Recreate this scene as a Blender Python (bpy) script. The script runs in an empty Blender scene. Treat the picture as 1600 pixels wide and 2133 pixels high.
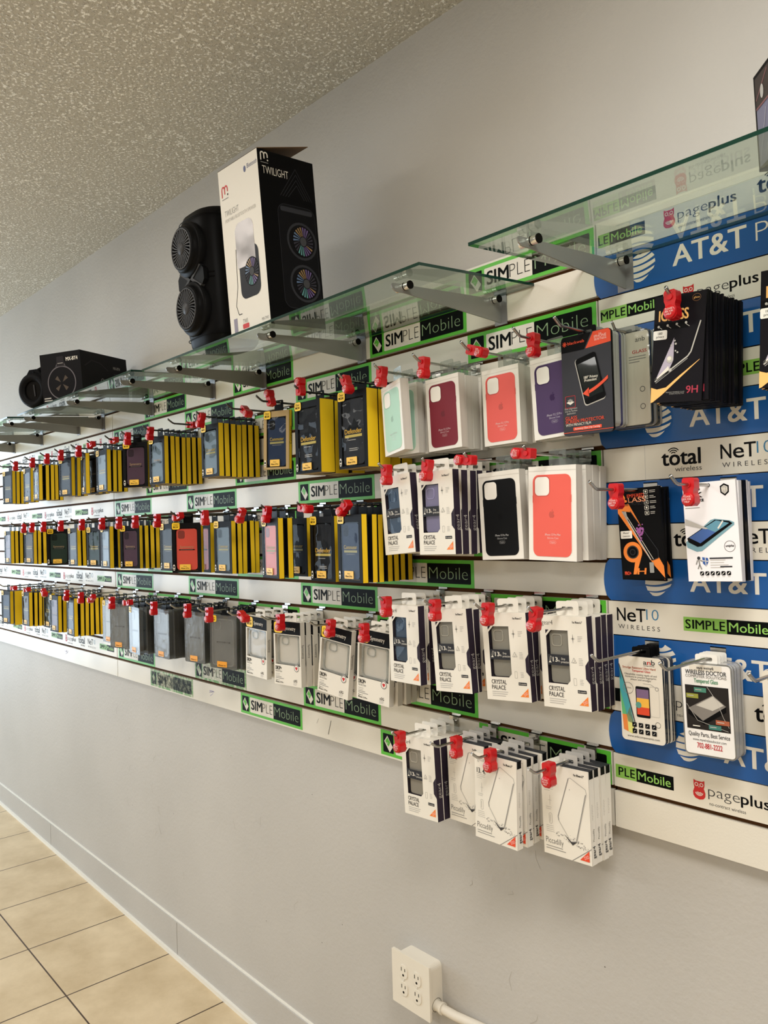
import bpy, math, random
from mathutils import Matrix, Vector
rnd = random.Random(7)
scene = bpy.context.scene
C = scene.collection
R_ = math.radians

# ------------------------------------------------------------------ camera
# wall frame: x along the display wall (0 = joint of the two right panels), y<0 towards the room,
# z = ZT at the top of the slatwall. The front face of the slatwall is y = 0.
ZT = 2.22
cam_d = bpy.data.cameras.new('camera'); cam = bpy.data.objects.new('camera', cam_d); C.objects.link(cam)
cam_d.sensor_fit = 'VERTICAL'; cam_d.sensor_height = 24.0; cam_d.lens = 24.0 * 1640 / 2133
cam_d.clip_start = 0.02
def camrot(a, b, c):
    yaw = Matrix.Rotation(a, 3, 'Z'); pit = Matrix.Rotation(b, 3, 'X')
    rol = Matrix(((math.cos(c), 0, math.sin(c)), (0, 1, 0), (-math.sin(c), 0, math.cos(c))))
    return yaw @ pit @ rol
RR = camrot(0.8449, 0.0189, 0.0281)
m = Matrix.Identity(4)
for i in range(3):
    m[i][0] = RR[i][0]; m[i][1] = RR[i][2]; m[i][2] = -RR[i][1]
m.translation = (0.8966, -1.3938, ZT - 0.6054)
cam.matrix_world = m
scene.camera = cam

# ------------------------------------------------------------------ world, lights, exposure
scene.view_settings.view_transform = 'Standard'; scene.view_settings.look = 'None'
scene.view_settings.exposure = 0.0; scene.view_settings.gamma = 1.0
scene.view_settings.use_curve_mapping = False
scene.cycles.transparent_max_bounces = 24
scene.cycles.max_bounces = 8
w = bpy.data.worlds.new('world'); scene.world = w; w.use_nodes = True
w.node_tree.nodes['Background'].inputs[0].default_value = (0.75, 0.86, 1.0, 1)
w.node_tree.nodes['Background'].inputs[1].default_value = 1.5
def area(name, loc, rot, sx, sy, power, col):
    l = bpy.data.lights.new(name, 'AREA'); l.shape = 'RECTANGLE'; l.size = sx; l.size_y = sy
    l.energy = power; l.color = col
    o = bpy.data.objects.new(name, l); C.objects.link(o); o.location = loc; o.rotation_euler = rot
    return o
CEIL = 2.88
WARM = (1.0, 0.975, 0.925)
for i, (lx, ly, pw) in enumerate([(3.0, -1.4, 60), (1.05, -1.1, 48), (-1.9, -1.4, 19), (-4.4, -1.4, 8), (2.8, -4.0, 54), (0.8, -4.0, 46), (-1.9, -4.0, 34), (-4.4, -4.0, 18)]):
    area('ceiling_lamp', (lx, ly, CEIL - 0.03), (0, 0, 0), 1.2, 0.6, pw, WARM)
# daylight through the shop front at the left end
area('window_daylight', (-6.92, -2.5, 1.45), (0, R_(-90), 0), 2.3, 4.4, 150, (0.70, 0.86, 1.0))

# ------------------------------------------------------------------ materials
def lin(c):
    c = c / 255.0
    return c / 12.92 if c <= 0.04045 else ((c + 0.055) / 1.055) ** 2.4
def col(r, g, b): return (lin(r), lin(g), lin(b), 1)
MATS = {}
def mat(name, rgb, rough=0.5, metal=0.0, spec=None, coat=0.0):
    if name in MATS: return MATS[name]
    if spec is None: spec = 0.06 if max(rgb) < 90 else 0.35
    m = bpy.data.materials.new(name); m.use_nodes = True
    b = m.node_tree.nodes['Principled BSDF']
    b.inputs['Base Color'].default_value = col(*rgb); b.inputs['Roughness'].default_value = rough
    b.inputs['Metallic'].default_value = metal; b.inputs['Specular IOR Level'].default_value = spec
    b.inputs['Coat Weight'].default_value = coat
    MATS[name] = m
    return m
def nt(m): return m.node_tree.nodes, m.node_tree.links
def add_noise_color(m, scale, a, b, lo=0.35, hi=0.65, detail=4, vec='Object'):
    n, l = nt(m)
    tc = n.new('ShaderNodeTexCoord'); no = n.new('ShaderNodeTexNoise'); no.inputs['Scale'].default_value = scale; no.inputs['Detail'].default_value = detail
    cr = n.new('ShaderNodeValToRGB'); cr.color_ramp.elements[0].position = lo; cr.color_ramp.elements[1].position = hi
    cr.color_ramp.elements[0].color = col(*a); cr.color_ramp.elements[1].color = col(*b)
    l.new(tc.outputs[vec], no.inputs['Vector']); l.new(no.outputs['Fac'], cr.inputs['Fac'])
    l.new(cr.outputs['Color'], n['Principled BSDF'].inputs['Base Color'])
    return no, cr
def add_bump(m, scale, strength, dist, detail=3, rough=0.55):
    n, l = nt(m)
    tc = n.new('ShaderNodeTexCoord'); no = n.new('ShaderNodeTexNoise'); no.inputs['Scale'].default_value = scale; no.inputs['Detail'].default_value = detail
    no.inputs['Roughness'].default_value = rough
    bp = n.new('ShaderNodeBump'); bp.inputs['Strength'].default_value = strength; bp.inputs['Distance'].default_value = dist
    l.new(tc.outputs['Object'], no.inputs['Vector']); l.new(no.outputs['Fac'], bp.inputs['Height']); l.new(bp.outputs['Normal'], n['Principled BSDF'].inputs['Normal'])
    return bp
def clear_mat(name, tint, opac, body, rough, bump=0.0, bscale=30.0, ior=1.5, gloss=1.0):
    """thin clear plastic / glass pane: transparent + a share of diffuse body + fresnel gloss"""
    m = bpy.data.materials.new(name); m.use_nodes = True; n, l = nt(m)
    n.remove(n['Principled BSDF']); out = n['Material Output']
    tr = n.new('ShaderNodeBsdfTransparent'); tr.inputs[0].default_value = col(*tint)
    df = n.new('ShaderNodeBsdfDiffuse'); df.inputs[0].default_value = col(*body)
    mx = n.new('ShaderNodeMixShader'); mx.inputs[0].default_value = opac
    gl = n.new('ShaderNodeBsdfGlossy'); gl.inputs['Roughness'].default_value = rough; gl.inputs[0].default_value = (gloss, gloss, gloss, 1)
    lw = n.new('ShaderNodeLayerWeight'); lw.inputs['Blend'].default_value = 0.5      # facing-independent Schlick term
    pw = n.new('ShaderNodeMath'); pw.operation = 'POWER'; pw.inputs[1].default_value = 5.0
    fr = n.new('ShaderNodeMath'); fr.operation = 'MULTIPLY_ADD'; f0 = ((ior - 1) / (ior + 1)) ** 2
    fr.inputs[1].default_value = 1 - f0; fr.inputs[2].default_value = f0
    l.new(lw.outputs['Facing'], pw.inputs[0]); l.new(pw.outputs[0], fr.inputs[0])
    m2 = n.new('ShaderNodeMixShader')
    l.new(tr.outputs[0], mx.inputs[1]); l.new(df.outputs[0], mx.inputs[2])
    l.new(fr.outputs[0], m2.inputs[0]); l.new(mx.outputs[0], m2.inputs[1]); l.new(gl.outputs[0], m2.inputs[2])
    l.new(m2.outputs[0], out.inputs[0])
    if bump:
        tc = n.new('ShaderNodeTexCoord'); no = n.new('ShaderNodeTexNoise'); no.inputs['Scale'].default_value = bscale; no.inputs['Detail'].default_value = 1.0
        oi = n.new('ShaderNodeObjectInfo'); ad = n.new('ShaderNodeVectorMath'); ad.operation = 'ADD'
        mu = n.new('ShaderNodeMath'); mu.operation = 'MULTIPLY'; mu.inputs[1].default_value = 40.0
        l.new(oi.outputs['Random'], mu.inputs[0]); l.new(tc.outputs['Object'], ad.inputs[0]); l.new(mu.outputs[0], ad.inputs[1])
        l.new(ad.outputs[0], no.inputs['Vector'])
        bp = n.new('ShaderNodeBump'); bp.inputs['Strength'].default_value = bump; bp.inputs['Distance'].default_value = 0.01
        l.new(no.outputs['Fac'], bp.inputs['Height']); l.new(bp.outputs['Normal'], gl.inputs['Normal'])
    MATS[name] = m
    return m

WHITE = mat('white_card', (232, 226, 214), 0.45)
WHITE2 = mat('white_print', (238, 234, 226), 0.5)
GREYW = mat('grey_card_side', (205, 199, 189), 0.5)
BLACK = mat('black_print', (14, 14, 15), 0.4)
BLACKC = mat('black_card', (19, 19, 21), 0.5)
CHAR = mat('charcoal_card', (52, 53, 57), 0.42)
YEL = mat('yellow_card', (248, 206, 34), 0.5)
BADGE = mat('yellow_badge', (250, 205, 38), 0.4)
LABELY = mat('yellow_label', (240, 190, 70), 0.45)
TAN = mat('tan_card', (168, 140, 88), 0.6)
RED = mat('red_plastic', (196, 18, 26), 0.33, coat=0.3)
REDP = mat('red_print', (200, 40, 40), 0.5)
PINKW = mat('pink_print', (245, 205, 200), 0.5)
GREEN = mat('green_vinyl', (88, 184, 54), 0.35)
LIME = mat('lime_vinyl', (138, 190, 84), 0.4)
LIMET = mat('lime_text', (150, 205, 100), 0.4)
GREYG = mat('grey_green_text', (140, 168, 128), 0.4)
SBLACK = mat('sticker_black', (9, 13, 11), 0.45)
SWHITE = mat('sticker_white', (226, 220, 208), 0.38)
BLUE = mat('blue_vinyl', (22, 84, 152), 0.3, coat=0.15)
TEALT = mat('teal_text', (52, 120, 160), 0.5)
STRIPW = mat('strip_white', (226, 219, 204), 0.33)
DGREY = mat('dark_grey_text', (70, 68, 68), 0.5)
MGREY = mat('mid_grey_text', (140, 137, 133), 0.5)
LGREY = mat('light_grey_text', (186, 181, 174), 0.5)
ORANGE = mat('orange_print', (240, 130, 50), 0.45)
OREDP = mat('orange_red_print', (228, 78, 46), 0.45)
AUB = mat('aubergine_card', (50, 42, 54), 0.42)
CHROME = mat('chrome', (200, 198, 194), 0.16, metal=1.0)
STEEL = mat('zinc_wire', (176, 174, 170), 0.24, metal=1.0)
DSTEEL = mat('dark_wire', (92, 90, 88), 0.35, metal=0.9)
BRKT = mat('bracket_steel', (150, 148, 145), 0.35, metal=0.4)
PLATE = mat('bracket_plate', (140, 138, 140), 0.35, metal=0.4)
BROWN = mat('groove_core', (82, 52, 26), 0.7)
EDGEG = mat('glass_edge', (18, 50, 40), 0.12, coat=0.5)
OUTW = mat('outlet_white', (226, 219, 205), 0.35)
DARK = mat('slot_dark', (18, 16, 15), 0.6)
SPK = mat('speaker_black', (17, 17, 18), 0.42)
SPK2 = mat('speaker_fin', (72, 72, 74), 0.35)
GLASSM = clear_mat('shelf_glass', (232, 239, 234), 0.03, (160, 182, 168), 0.02, ior=1.75)
FILM = clear_mat('window_film', (240, 240, 240), 0.0, (200, 200, 200), 0.03, bump=0.55, bscale=20, ior=1.5, gloss=0.26)
CLEARP = clear_mat('clear_plastic', (222, 222, 220), 0.16, (190, 190, 188), 0.2, bump=0.12, bscale=45, gloss=.6)
CLEARS = clear_mat('clear_plastic_side', (130, 130, 126), 0.3, (110, 110, 106), 0.25)
TABCL = clear_mat('clear_tab', (225, 228, 225), 0.1, (210, 214, 210), 0.1)
SMOKE = clear_mat('pale_clear_case', (252, 251, 249), 0.08, (226, 222, 212), 0.25)

# slat face: off-white laminate with faint dust
SLAT = mat('slat_laminate', (224, 218, 205), 0.3)
add_bump(SLAT, 260, 0.12, 0.002)
# wall paint
def wall_mat():
    m = mat('wall_paint', (190, 186, 180), 0.55, spec=0.35)
    no, cr = add_noise_color(m, 1.6, (183, 179, 173), (193, 189, 183), 0.3, 0.7, 6)
    add_bump(m, 90, 0.25, 0.004, 4)
    return m
WALLM = wall_mat()
def ceil_mat():
    # sprayed popcorn: scattered raised crumbs; pale flecks paint in the light they catch
    m = mat('popcorn_ceiling', (205, 198, 184), 0.7)
    n, l = nt(m)
    tc = n.new('ShaderNodeTexCoord')
    no = n.new('ShaderNodeTexNoise'); no.inputs['Scale'].default_value = 105; no.inputs['Detail'].default_value = 3.5; no.inputs['Roughness'].default_value = .6
    l.new(tc.outputs['Object'], no.inputs['Vector'])
    mr = n.new('ShaderNodeMapRange'); mr.interpolation_type = 'SMOOTHSTEP'; mr.inputs['From Min'].default_value = .50; mr.inputs['From Max'].default_value = .72
    l.new(no.outputs['Fac'], mr.inputs['Value'])
    bp = n.new('ShaderNodeBump'); bp.inputs['Strength'].default_value = 0.5; bp.inputs['Distance'].default_value = 0.006
    l.new(mr.outputs['Result'], bp.inputs['Height']); l.new(bp.outputs['Normal'], n['Principled BSDF'].inputs['Normal'])
    n2 = n.new('ShaderNodeTexNoise'); n2.inputs['Scale'].default_value = 125; n2.inputs['Detail'].default_value = 2
    l.new(tc.outputs['Object'], n2.inputs['Vector'])
    cr = n.new('ShaderNodeValToRGB'); e = cr.color_ramp.elements; e[0].position = .55; e[1].position = .66
    e[0].color = col(190, 183, 168); e[1].color = col(255, 252, 244); l.new(n2.outputs['Fac'], cr.inputs[0]); l.new(cr.outputs[0], n['Principled BSDF'].inputs['Base Color'])
    return m
def floor_mat():
    m = mat('beige_tile', (206, 176, 128), 0.42)
    n, l = nt(m); b = n['Principled BSDF']
    tc = n.new('ShaderNodeTexCoord'); sep = n.new('ShaderNodeSeparateXYZ'); l.new(tc.outputs['Object'], sep.inputs[0])
    T = 0.413; facs = []
    for ax, off in (('X', 1.587), ('Y', 0.396)):
        a = n.new('ShaderNodeMath'); a.operation = 'ADD'; a.inputs[1].default_value = off + T * 60 + 0.003
        l.new(sep.outputs[ax], a.inputs[0])
        md = n.new('ShaderNodeMath'); md.operation = 'MODULO'; md.inputs[1].default_value = T; l.new(a.outputs[0], md.inputs[0])
        lt = n.new('ShaderNodeMath'); lt.operation = 'LESS_THAN'; lt.inputs[1].default_value = 0.0055; l.new(md.outputs[0], lt.inputs[0])
        facs.append(lt)
    mx = n.new('ShaderNodeMath'); mx.operation = 'MAXIMUM'; l.new(facs[0].outputs[0], mx.inputs[0]); l.new(facs[1].outputs[0], mx.inputs[1])
    no = n.new('ShaderNodeTexNoise'); no.inputs['Scale'].default_value = 5; no.inputs['Detail'].default_value = 8; no.inputs['Roughness'].default_value = 0.65
    l.new(tc.outputs['Object'], no.inputs['Vector'])
    cr = n.new('ShaderNodeValToRGB'); e = cr.color_ramp.elements; e[0].position = 0.35; e[1].position = 0.68
    e[0].color = col(198, 176, 140); e[1].color = col(222, 202, 168); l.new(no.outputs['Fac'], cr.inputs[0])
    mc = n.new('ShaderNodeMix'); mc.data_type = 'RGBA'
    l.new(mx.outputs[0], mc.inputs['Factor']); l.new(cr.outputs[0], mc.inputs['A']); mc.inputs['B'].default_value = col(72, 55, 40)
    l.new(mc.outputs['Result'], b.inputs['Base Color'])
    return m
CEILM = ceil_mat(); FLOORM = floor_mat()
# worn, scuffed versions of the sticker inks (the bottom stickers have been rubbed and smeared)
def scuffed(name, rgb, other, lo, hi):
    m = mat(name, rgb, 0.45); add_noise_color(m, 55, rgb, other, lo, hi, 8); return m
SC_G = scuffed('scuffed_green', (96, 150, 70), (196, 198, 172), 0.42, 0.62)
SC_K = scuffed('scuffed_black', (24, 28, 24), (120, 130, 110), 0.45, 0.7)
SC_W = scuffed('scuffed_white', (60, 66, 56), (180, 182, 160), 0.4, 0.62)

SC_W2 = scuffed('rubbed_white', (206, 202, 186), (168, 172, 146), 0.42, 0.62)

# ------------------------------------------------------------------ mesh builder
_tc = {}
def glyphs(s, bold):
    k = (s, bold)
    if k not in _tc:
        cu = bpy.data.curves.new('t', 'FONT'); cu.body = s; cu.size = 1.0; cu.resolution_u = 3; cu.offset = bold
        o = bpy.data.objects.new('t', cu); C.objects.link(o)
        dg = bpy.context.evaluated_depsgraph_get(); me = bpy.data.meshes.new_from_object(o.evaluated_get(dg))
        vs = [v.co.copy() for v in me.vertices]; fs = [tuple(p.vertices) for p in me.polygons]
        x0 = min([v.x for v in vs] or [0]); x1 = max([v.x for v in vs] or [0]); h = max([v.y for v in vs] or [1])
        C.objects.unlink(o); bpy.data.objects.remove(o); bpy.data.curves.remove(cu); bpy.data.meshes.remove(me)
        _tc[k] = (vs, fs, x0, x1, h)
    return _tc[k]
def rrect(cx, cz, w, h, r=0.0, n=4):
    if r <= 0: return [(cx - w/2, cz - h/2), (cx + w/2, cz - h/2), (cx + w/2, cz + h/2), (cx - w/2, cz + h/2)]
    pts = []
    for (sx, sz, a0) in ((-1, -1, 180), (1, -1, 270), (1, 1, 0), (-1, 1, 90)):
        for i in range(n + 1):
            a = R_(a0 + 90 * i / n)
            pts.append((cx + sx * (w/2 - r) + r * math.cos(a), cz + sz * (h/2 - r) + r * math.sin(a)))
    return pts
def disc(cx, cz, r, n=20, rz=None, a0=0, a1=360):
    rz = rz or r
    k = n if a1 - a0 >= 360 else n + 1
    return [(cx + r * math.cos(R_(a0 + (a1 - a0) * i / n)), cz + rz * math.sin(R_(a0 + (a1 - a0) * i / n))) for i in range(k)]
class MB:
    def __init__(s): s.v = []; s.f = []; s.m = []; s.sm = []; s.mats = []; s.M = Matrix.Identity(4)
    def mi(s, m):
        if m not in s.mats: s.mats.append(m)
        return s.mats.index(m)
    def add(s, vs, fs, m, smooth=False):
        b = len(s.v); i = s.mi(m)
        s.v += [s.M @ Vector(v) for v in vs]
        for f in fs: s.f.append([b + k for k in f]); s.m.append(i); s.sm.append(smooth)
        return s
    def pf(s, pts, y, m):            # printed shape facing -y
        return s.add([(p[0], y, p[1]) for p in pts], [list(range(len(pts)))], m)
    def rect(s, x0, x1, z0, z1, y, m): return s.pf([(x0, z0), (x1, z0), (x1, z1), (x0, z1)], y, m)
    def box(s, x0, x1, y0, y1, z0, z1, m, side=None, **k):   # k: front back left right top bottom -> material
        v = [(x0,y0,z0),(x1,y0,z0),(x1,y1,z0),(x0,y1,z0),(x0,y0,z1),(x1,y0,z1),(x1,y1,z1),(x0,y1,z1)]
        F = dict(front=[0,1,5,4], back=[2,3,7,6], left=[3,0,4,7], right=[1,2,6,5], top=[4,5,6,7], bottom=[3,2,1,0])
        for n_, f in F.items():
            mm = k.get(n_, m)
            if mm is not None: s.add(v, [f], mm)
        return s
    def extr(s, pts, y0, y1, m, side=None, smooth=False):
        n = len(pts); a = [(p[0], y0, p[1]) for p in pts]; b = [(p[0], y1, p[1]) for p in pts]
        s.add(a, [list(range(n))], m); s.add(b, [list(range(n))[::-1]], side or m)
        s.add(a + b, [[(i+1) % n, i, n + i, n + (i+1) % n] for i in range(n)], side or m, smooth)
        return s
    def ring(s, o, i_, y0, y1, m, side=None):
        n = len(o)
        for y, fl in ((y0, 0), (y1, 1)):
            vs = [(p[0], y, p[1]) for p in o] + [(p[0], y, p[1]) for p in i_]
            fs = [[k, (k+1) % n, n + (k+1) % n, n + k] for k in range(n)]
            if fl: fs = [f[::-1] for f in fs]
            s.add(vs, fs, m)
        for p, fl in ((o, 1), (i_, 0)):
            vs = [(q[0], y0, q[1]) for q in p] + [(q[0], y1, q[1]) for q in p]
            fs = [[k, (k+1) % n, n + (k+1) % n, n + k] for k in range(n)]
            if fl: fs = [f[::-1] for f in fs]
            s.add(vs, fs, side or m)
        return s
    def flatring(s, o, i_, y, m):
        n = len(o)
        return s.add([(p[0], y, p[1]) for p in o] + [(p[0], y, p[1]) for p in i_], [[k, (k+1) % n, n + (k+1) % n, n + k] for k in range(n)], m)
    def line(s, pts, wd, y, m):      # printed poly-line
        for (a, b) in zip(pts, pts[1:]):
            d = Vector((b[0]-a[0], b[1]-a[1])); n = Vector((-d.y, d.x)).normalized() * wd / 2
            s.pf([(a[0]-n.x, a[1]-n.y), (a[0]+n.x, a[1]+n.y), (b[0]+n.x, b[1]+n.y), (b[0]-n.x, b[1]-n.y)][::-1], y, m)
        return s
    def text(s, t, x, z, size, y, m, width=None, align='l', bold=0.0, slant=0.0, rot=0):
        """z = baseline, size = cap height; width squeezes to an exact width"""
        if bold > 0:       # heavier weight: the same outline laid down four times, slightly shifted
            d = bold * size * .62
            for i, (dx, dz) in enumerate(((-1, -.5), (1, -.5), (1, .5), (-1, .5))):
                s.text(t, x + dx * d, z + dz * d, size, y - i * .00006, m, width, align, 0.0, slant, rot)
            return s
        vs, fs, x0, x1, h = glyphs(t, bold)
        k = size / 0.69; kx = k if not width else width / max(1e-6, x1 - x0)
        W = (x1 - x0) * kx
        ox = x - (0 if align == 'l' else W/2 if align == 'c' else W)
        out = []
        for v in vs:
            a = (v.x - x0) * kx + slant * v.y * k; b = v.y * k
            if rot: ca, sa = math.cos(R_(rot)), math.sin(R_(rot)); a, b = a * ca - b * sa, a * sa + b * ca
            out.append((ox + a, y, z + b))
        return s.add(out, fs, m)
    def tube(s, path, r, m, n=8, caps=True, smooth=True):
        rings = []; P = [Vector(p) for p in path]; ref = Vector((0, 0, 1))
        rr = r if isinstance(r, (list, tuple)) else [r] * len(P)
        for i, p in enumerate(P):
            d = ((P[min(i+1, len(P)-1)] - P[i]).normalized() + (P[i] - P[max(i-1, 0)]).normalized()).normalized()
            u = d.cross(ref)
            if u.length < 1e-3: u = d.cross(Vector((1, 0, 0)))
            u.normalize(); w_ = u.cross(d)
            rings.append([p + (u * math.cos(2*math.pi*k/n) + w_ * math.sin(2*math.pi*k/n)) * rr[i] for k in range(n)])
        vs = [q for r_ in rings for q in r_]
        fs = [[a*n + k, a*n + (k+1) % n, (a+1)*n + (k+1) % n, (a+1)*n + k] for a in range(len(P)-1) for k in range(n)]
        s.add(vs, fs, m, smooth)
        if caps: s.add(rings[0], [list(range(n))[::-1]], m); s.add(rings[-1], [list(range(n))], m)
        return s
    def lathe(s, prof, m, n=32, axis='y', c=(0, 0, 0), smooth=True):   # prof: (radius, along axis)
        vs = []
        for (r, t) in prof:
            for k in range(n):
                a = 2 * math.pi * k / n
                vs.append((c[0] + r*math.cos(a), c[1] + t, c[2] + r*math.sin(a)) if axis == 'y' else (c[0] + r*math.cos(a), c[1] + r*math.sin(a), c[2] + t))
        fs = [[a*n + k, a*n + (k+1) % n, (a+1)*n + (k+1) % n, (a+1)*n + k] for a in range(len(prof)-1) for k in range(n)]
        if axis == 'y': pass
        return s.add(vs, fs, m, smooth)
    def mesh(s, name):
        me = bpy.data.meshes.new(name)
        me.from_pydata([tuple(v) for v in s.v], [], s.f)
        for m in s.mats: me.materials.append(m)
        me.polygons.foreach_set('material_index', s.m); me.polygons.foreach_set('use_smooth', s.sm)
        me.update()
        return me
    def build(s, name, parent=None, label=None, loc=None):
        o = bpy.data.objects.new(name, s.mesh(name)); C.objects.link(o)
        if parent: o.parent = parent
        if label: o['label'] = label
        if loc: o.location = loc
        return o
def bevel(o, wd, seg=2):
    md = o.modifiers.new('bevel', 'BEVEL'); md.width = wd; md.segments = seg; md.limit_method = 'ANGLE'
    return o
def empty(name, loc=(0, 0, 0)):
    o = bpy.data.objects.new(name, None); C.objects.link(o); o.location = loc; o.empty_display_size = 0.02; return o
def tag(o, label, cat, group=None):
    o['label'] = label; o['category'] = cat
    if group: o['group'] = group
    return o
def struct(o): o['kind'] = 'structure'; return o
def dup(o, parent=None):
    c = o.copy(); C.objects.link(c); c.parent = parent
    for ch in list(o.children): dup(ch, c)
    return c
ORD = ['zeroth', 'first', 'second', 'third', 'fourth', 'fifth', 'sixth', 'seventh', 'eighth', 'ninth', 'tenth', 'eleventh', 'twelfth', 'thirteenth', 'fourteenth', 'fifteenth', 'sixteenth', 'seventeenth', 'eighteenth', 'nineteenth', 'twentieth', 'twenty-first', 'twenty-second', 'twenty-third', 'twenty-fourth', 'twenty-fifth', 'twenty-sixth']

# ------------------------------------------------------------------ room shell
WY = 0.018                      # painted wall behind the 18 mm slatwall
XL, XR, YF = -7.0, 4.0, -5.6
def cz(x): return ZT + 0.678 - 0.0137 * (x + 1.9)       # the ceiling line drops a little along the wall
def fz(x): return -0.012 - 0.018 * (x + 2.4)            # and so does the floor
mb = MB(); mb.add([(XL, YF, fz(XL)), (XR, YF, fz(XR)), (XR, WY + .1, fz(XR)), (XL, WY + .1, fz(XL)),
                   (XL, YF, fz(XL) - .1), (XR, YF, fz(XR) - .1), (XR, WY + .1, fz(XR) - .1), (XL, WY + .1, fz(XL) - .1)],
                  [[0,1,2,3],[7,6,5,4],[0,4,5,1],[1,5,6,2],[2,6,7,3],[3,7,4,0]], FLOORM); struct(mb.build('floor'))
mb = MB(); mb.add([(XL, YF, cz(XL)), (XR, YF, cz(XR)), (XR, WY + .1, cz(XR)), (XL, WY + .1, cz(XL)),
                   (XL, YF, cz(XL) + .1), (XR, YF, cz(XR) + .1), (XR, WY + .1, cz(XR) + .1), (XL, WY + .1, cz(XL) + .1)],
                  [[3,2,1,0],[4,5,6,7],[1,5,4,0],[2,6,5,1],[3,7,6,2],[0,4,7,3]], CEILM); struct(mb.build('ceiling'))
mb = MB(); mb.box(XL, XR, WY, WY + .1, -.2, 3.1, WALLM); struct(mb.build('wall_back'))
mb = MB(); mb.box(XR, XR + .1, YF, WY + .1, -.2, 3.1, WALLM); struct(mb.build('wall_right'))
mb = MB(); mb.box(XL, XR, YF - .1, YF, -.2, 3.1, WALLM); struct(mb.build('wall_front'))
mb = MB()
mb.box(XL - .1, XL, YF, -4.75, -.2, 3.1, WALLM); mb.box(XL - .1, XL, -.25, WY + .1, -.2, 3.1, WALLM)
mb.box(XL - .1, XL, -4.75, -.25, 2.62, 3.1, WALLM); mb.box(XL - .1, XL, -4.75, -.25, -.2, .28, WALLM); struct(mb.build('wall_left'))
FR = mat('window_frame_metal', (70, 66, 60), 0.4, metal=0.7)
mb = MB()
for yy in (-4.75, -3.65, -2.55, -1.45, -.30): mb.box(XL + .0, XL + .06, yy, yy + .05, .28, 2.62, FR)
for zz in (.28, 1.15, 2.57): mb.box(XL + .0, XL + .06, -4.75, -.25, zz, zz + .05, FR)
struct(mb.build('window_1'))
# baseboard with a pale caulk bead on top and a white strip at the floor
mb = MB(); CAULK = mat('caulk_white', (236, 232, 222), 0.4)
x0, x1 = XL + .01, XR - .01
def bb(zf0, zf1, y0, y1, m):
    v = []
    for x in (x0, x1): v += [(x, y0, zf0(x)), (x, y1, zf0(x)), (x, y1, zf1(x)), (x, y0, zf1(x))]
    mb.add(v, [[0,4,7,3],[3,7,6,2],[1,2,6,5],[0,1,5,4],[0,3,2,1],[4,5,6,7]], m)
bt = lambda x: 0.119 - 0.0064 * (x + 2.4)
bb(fz, bt, WY - .012, WY, WALLM); bb(bt, lambda x: bt(x) + .004, WY - .007, WY, CAULK)
bb(fz, lambda x: fz(x) + .014, WY - .022, WY - .012, CAULK)
struct(mb.build('baseboard_back'))
DKL = mat('joint_grey', (150, 146, 138), 0.6)
mb = MB()
for x in (-1.95, -3.35, -0.6): mb.box(x, x + .003, WY - .0125, WY - .011, fz(x) + .014, bt(x), DKL)
struct(mb.build('trim_1'))

# ------------------------------------------------------------------ slatwall panels
PT = 0.0762; GW = 0.0098
def slat_z(k): return ZT - k * PT - GW / 2, ZT - (k + 1) * PT + GW / 2      # top, bottom of slat k
def gz(k): return ZT - k * PT
SEAML = -2.438
for (xa, xb, lab) in ((SEAML - 2.438, SEAML - .002, 'long white slatwall panel at left end of wall with brown grooves'),
                      (SEAML + .002, -.002, 'white slatwall panel in middle of wall with green phone stickers'),
                      (.002, 2.438, 'white slatwall panel at right with blue and white carrier strips')):
    root = tag(empty('slatwall_panel', ((xa + xb) / 2, WY, ZT - 16 * PT)), lab, 'wall panel')
    ox, oy, oz = root.location
    mb = MB(); mb.box(xa - ox, xb - ox, .010 - oy, 0, 0, 16 * PT, BROWN); mb.build('core_board', root, 'brown board showing in the grooves')
    mb = MB()
    for k in range(16):
        zt, zb = slat_z(k)
        if k == 0: zt = ZT
        if k == 15: zb = ZT - 16 * PT
        mb.box(xa - ox, xb - ox, -oy, .0105 - oy, zb - oz, zt - oz, SLAT)
    mb.build('slat_face', root)

# ------------------------------------------------------------------ stickers and strips (flat vinyl on the slats)
SW, SH = 0.353, PT - GW
def sticker_mesh(G, K, Wt, Tx, name):
    mb = MB(); H = SH; y = -.0004
    mb.box(0, SW, y, 0, -H, 0, G)
    a, b = -.0085, -H + .0085
    mb.pf(rrect(.030, (a + b) / 2, .041, a - b, .002), y - .0002, K)                    # phone tile
    mb.pf([(.030 - .003, a - .005), (.030 - .016, a - .021), (.030 + .005, b + .002), (.030 + .018, b + .017)], y - .0004, Wt)
    mb.pf([(.030 - .003, a - .009), (.030 - .0118, a - .0205), (.030 + .0005, a - .0335), (.030 + .0088, a - .0215)], y - .0006, G)
    mb.text('SIM', .0225, a - .0265, .0036, y - .0008, Wt, slant=0)
    mb.pf(rrect((.058 + .196) / 2, (a + b) / 2, .138, a - b, .003), y - .0002, Wt)
    mb.pf(rrect((.196 + .343) / 2, (a + b) / 2, .147, a - b, .003), y - .0003, K)
    mb.text('SIM', .066, b + .0105, .0305, y - .0006, K, width=.064, bold=.045)
    mb.text('PLE', .133, b + .0105, .0305, y - .0006, K, width=.057, bold=-.024)
    mb.text('Mobile', .203, b + .0105, .0305, y - .0006, Tx, width=.130, bold=-.022)
    return mb.mesh(name)
def place_mesh(name, me, loc):
    o = bpy.data.objects.new(name, me); C.objects.link(o); o.location = loc; return o
ST = sticker_mesh(GREEN, SBLACK, SWHITE, GREYG, 'sticker')
STH = sticker_mesh(SC_G, SBLACK, SC_W2, GREYG, 'sticker')
STW = sticker_mesh(SC_G, SC_K, SC_W, SC_W, 'sticker')
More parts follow.
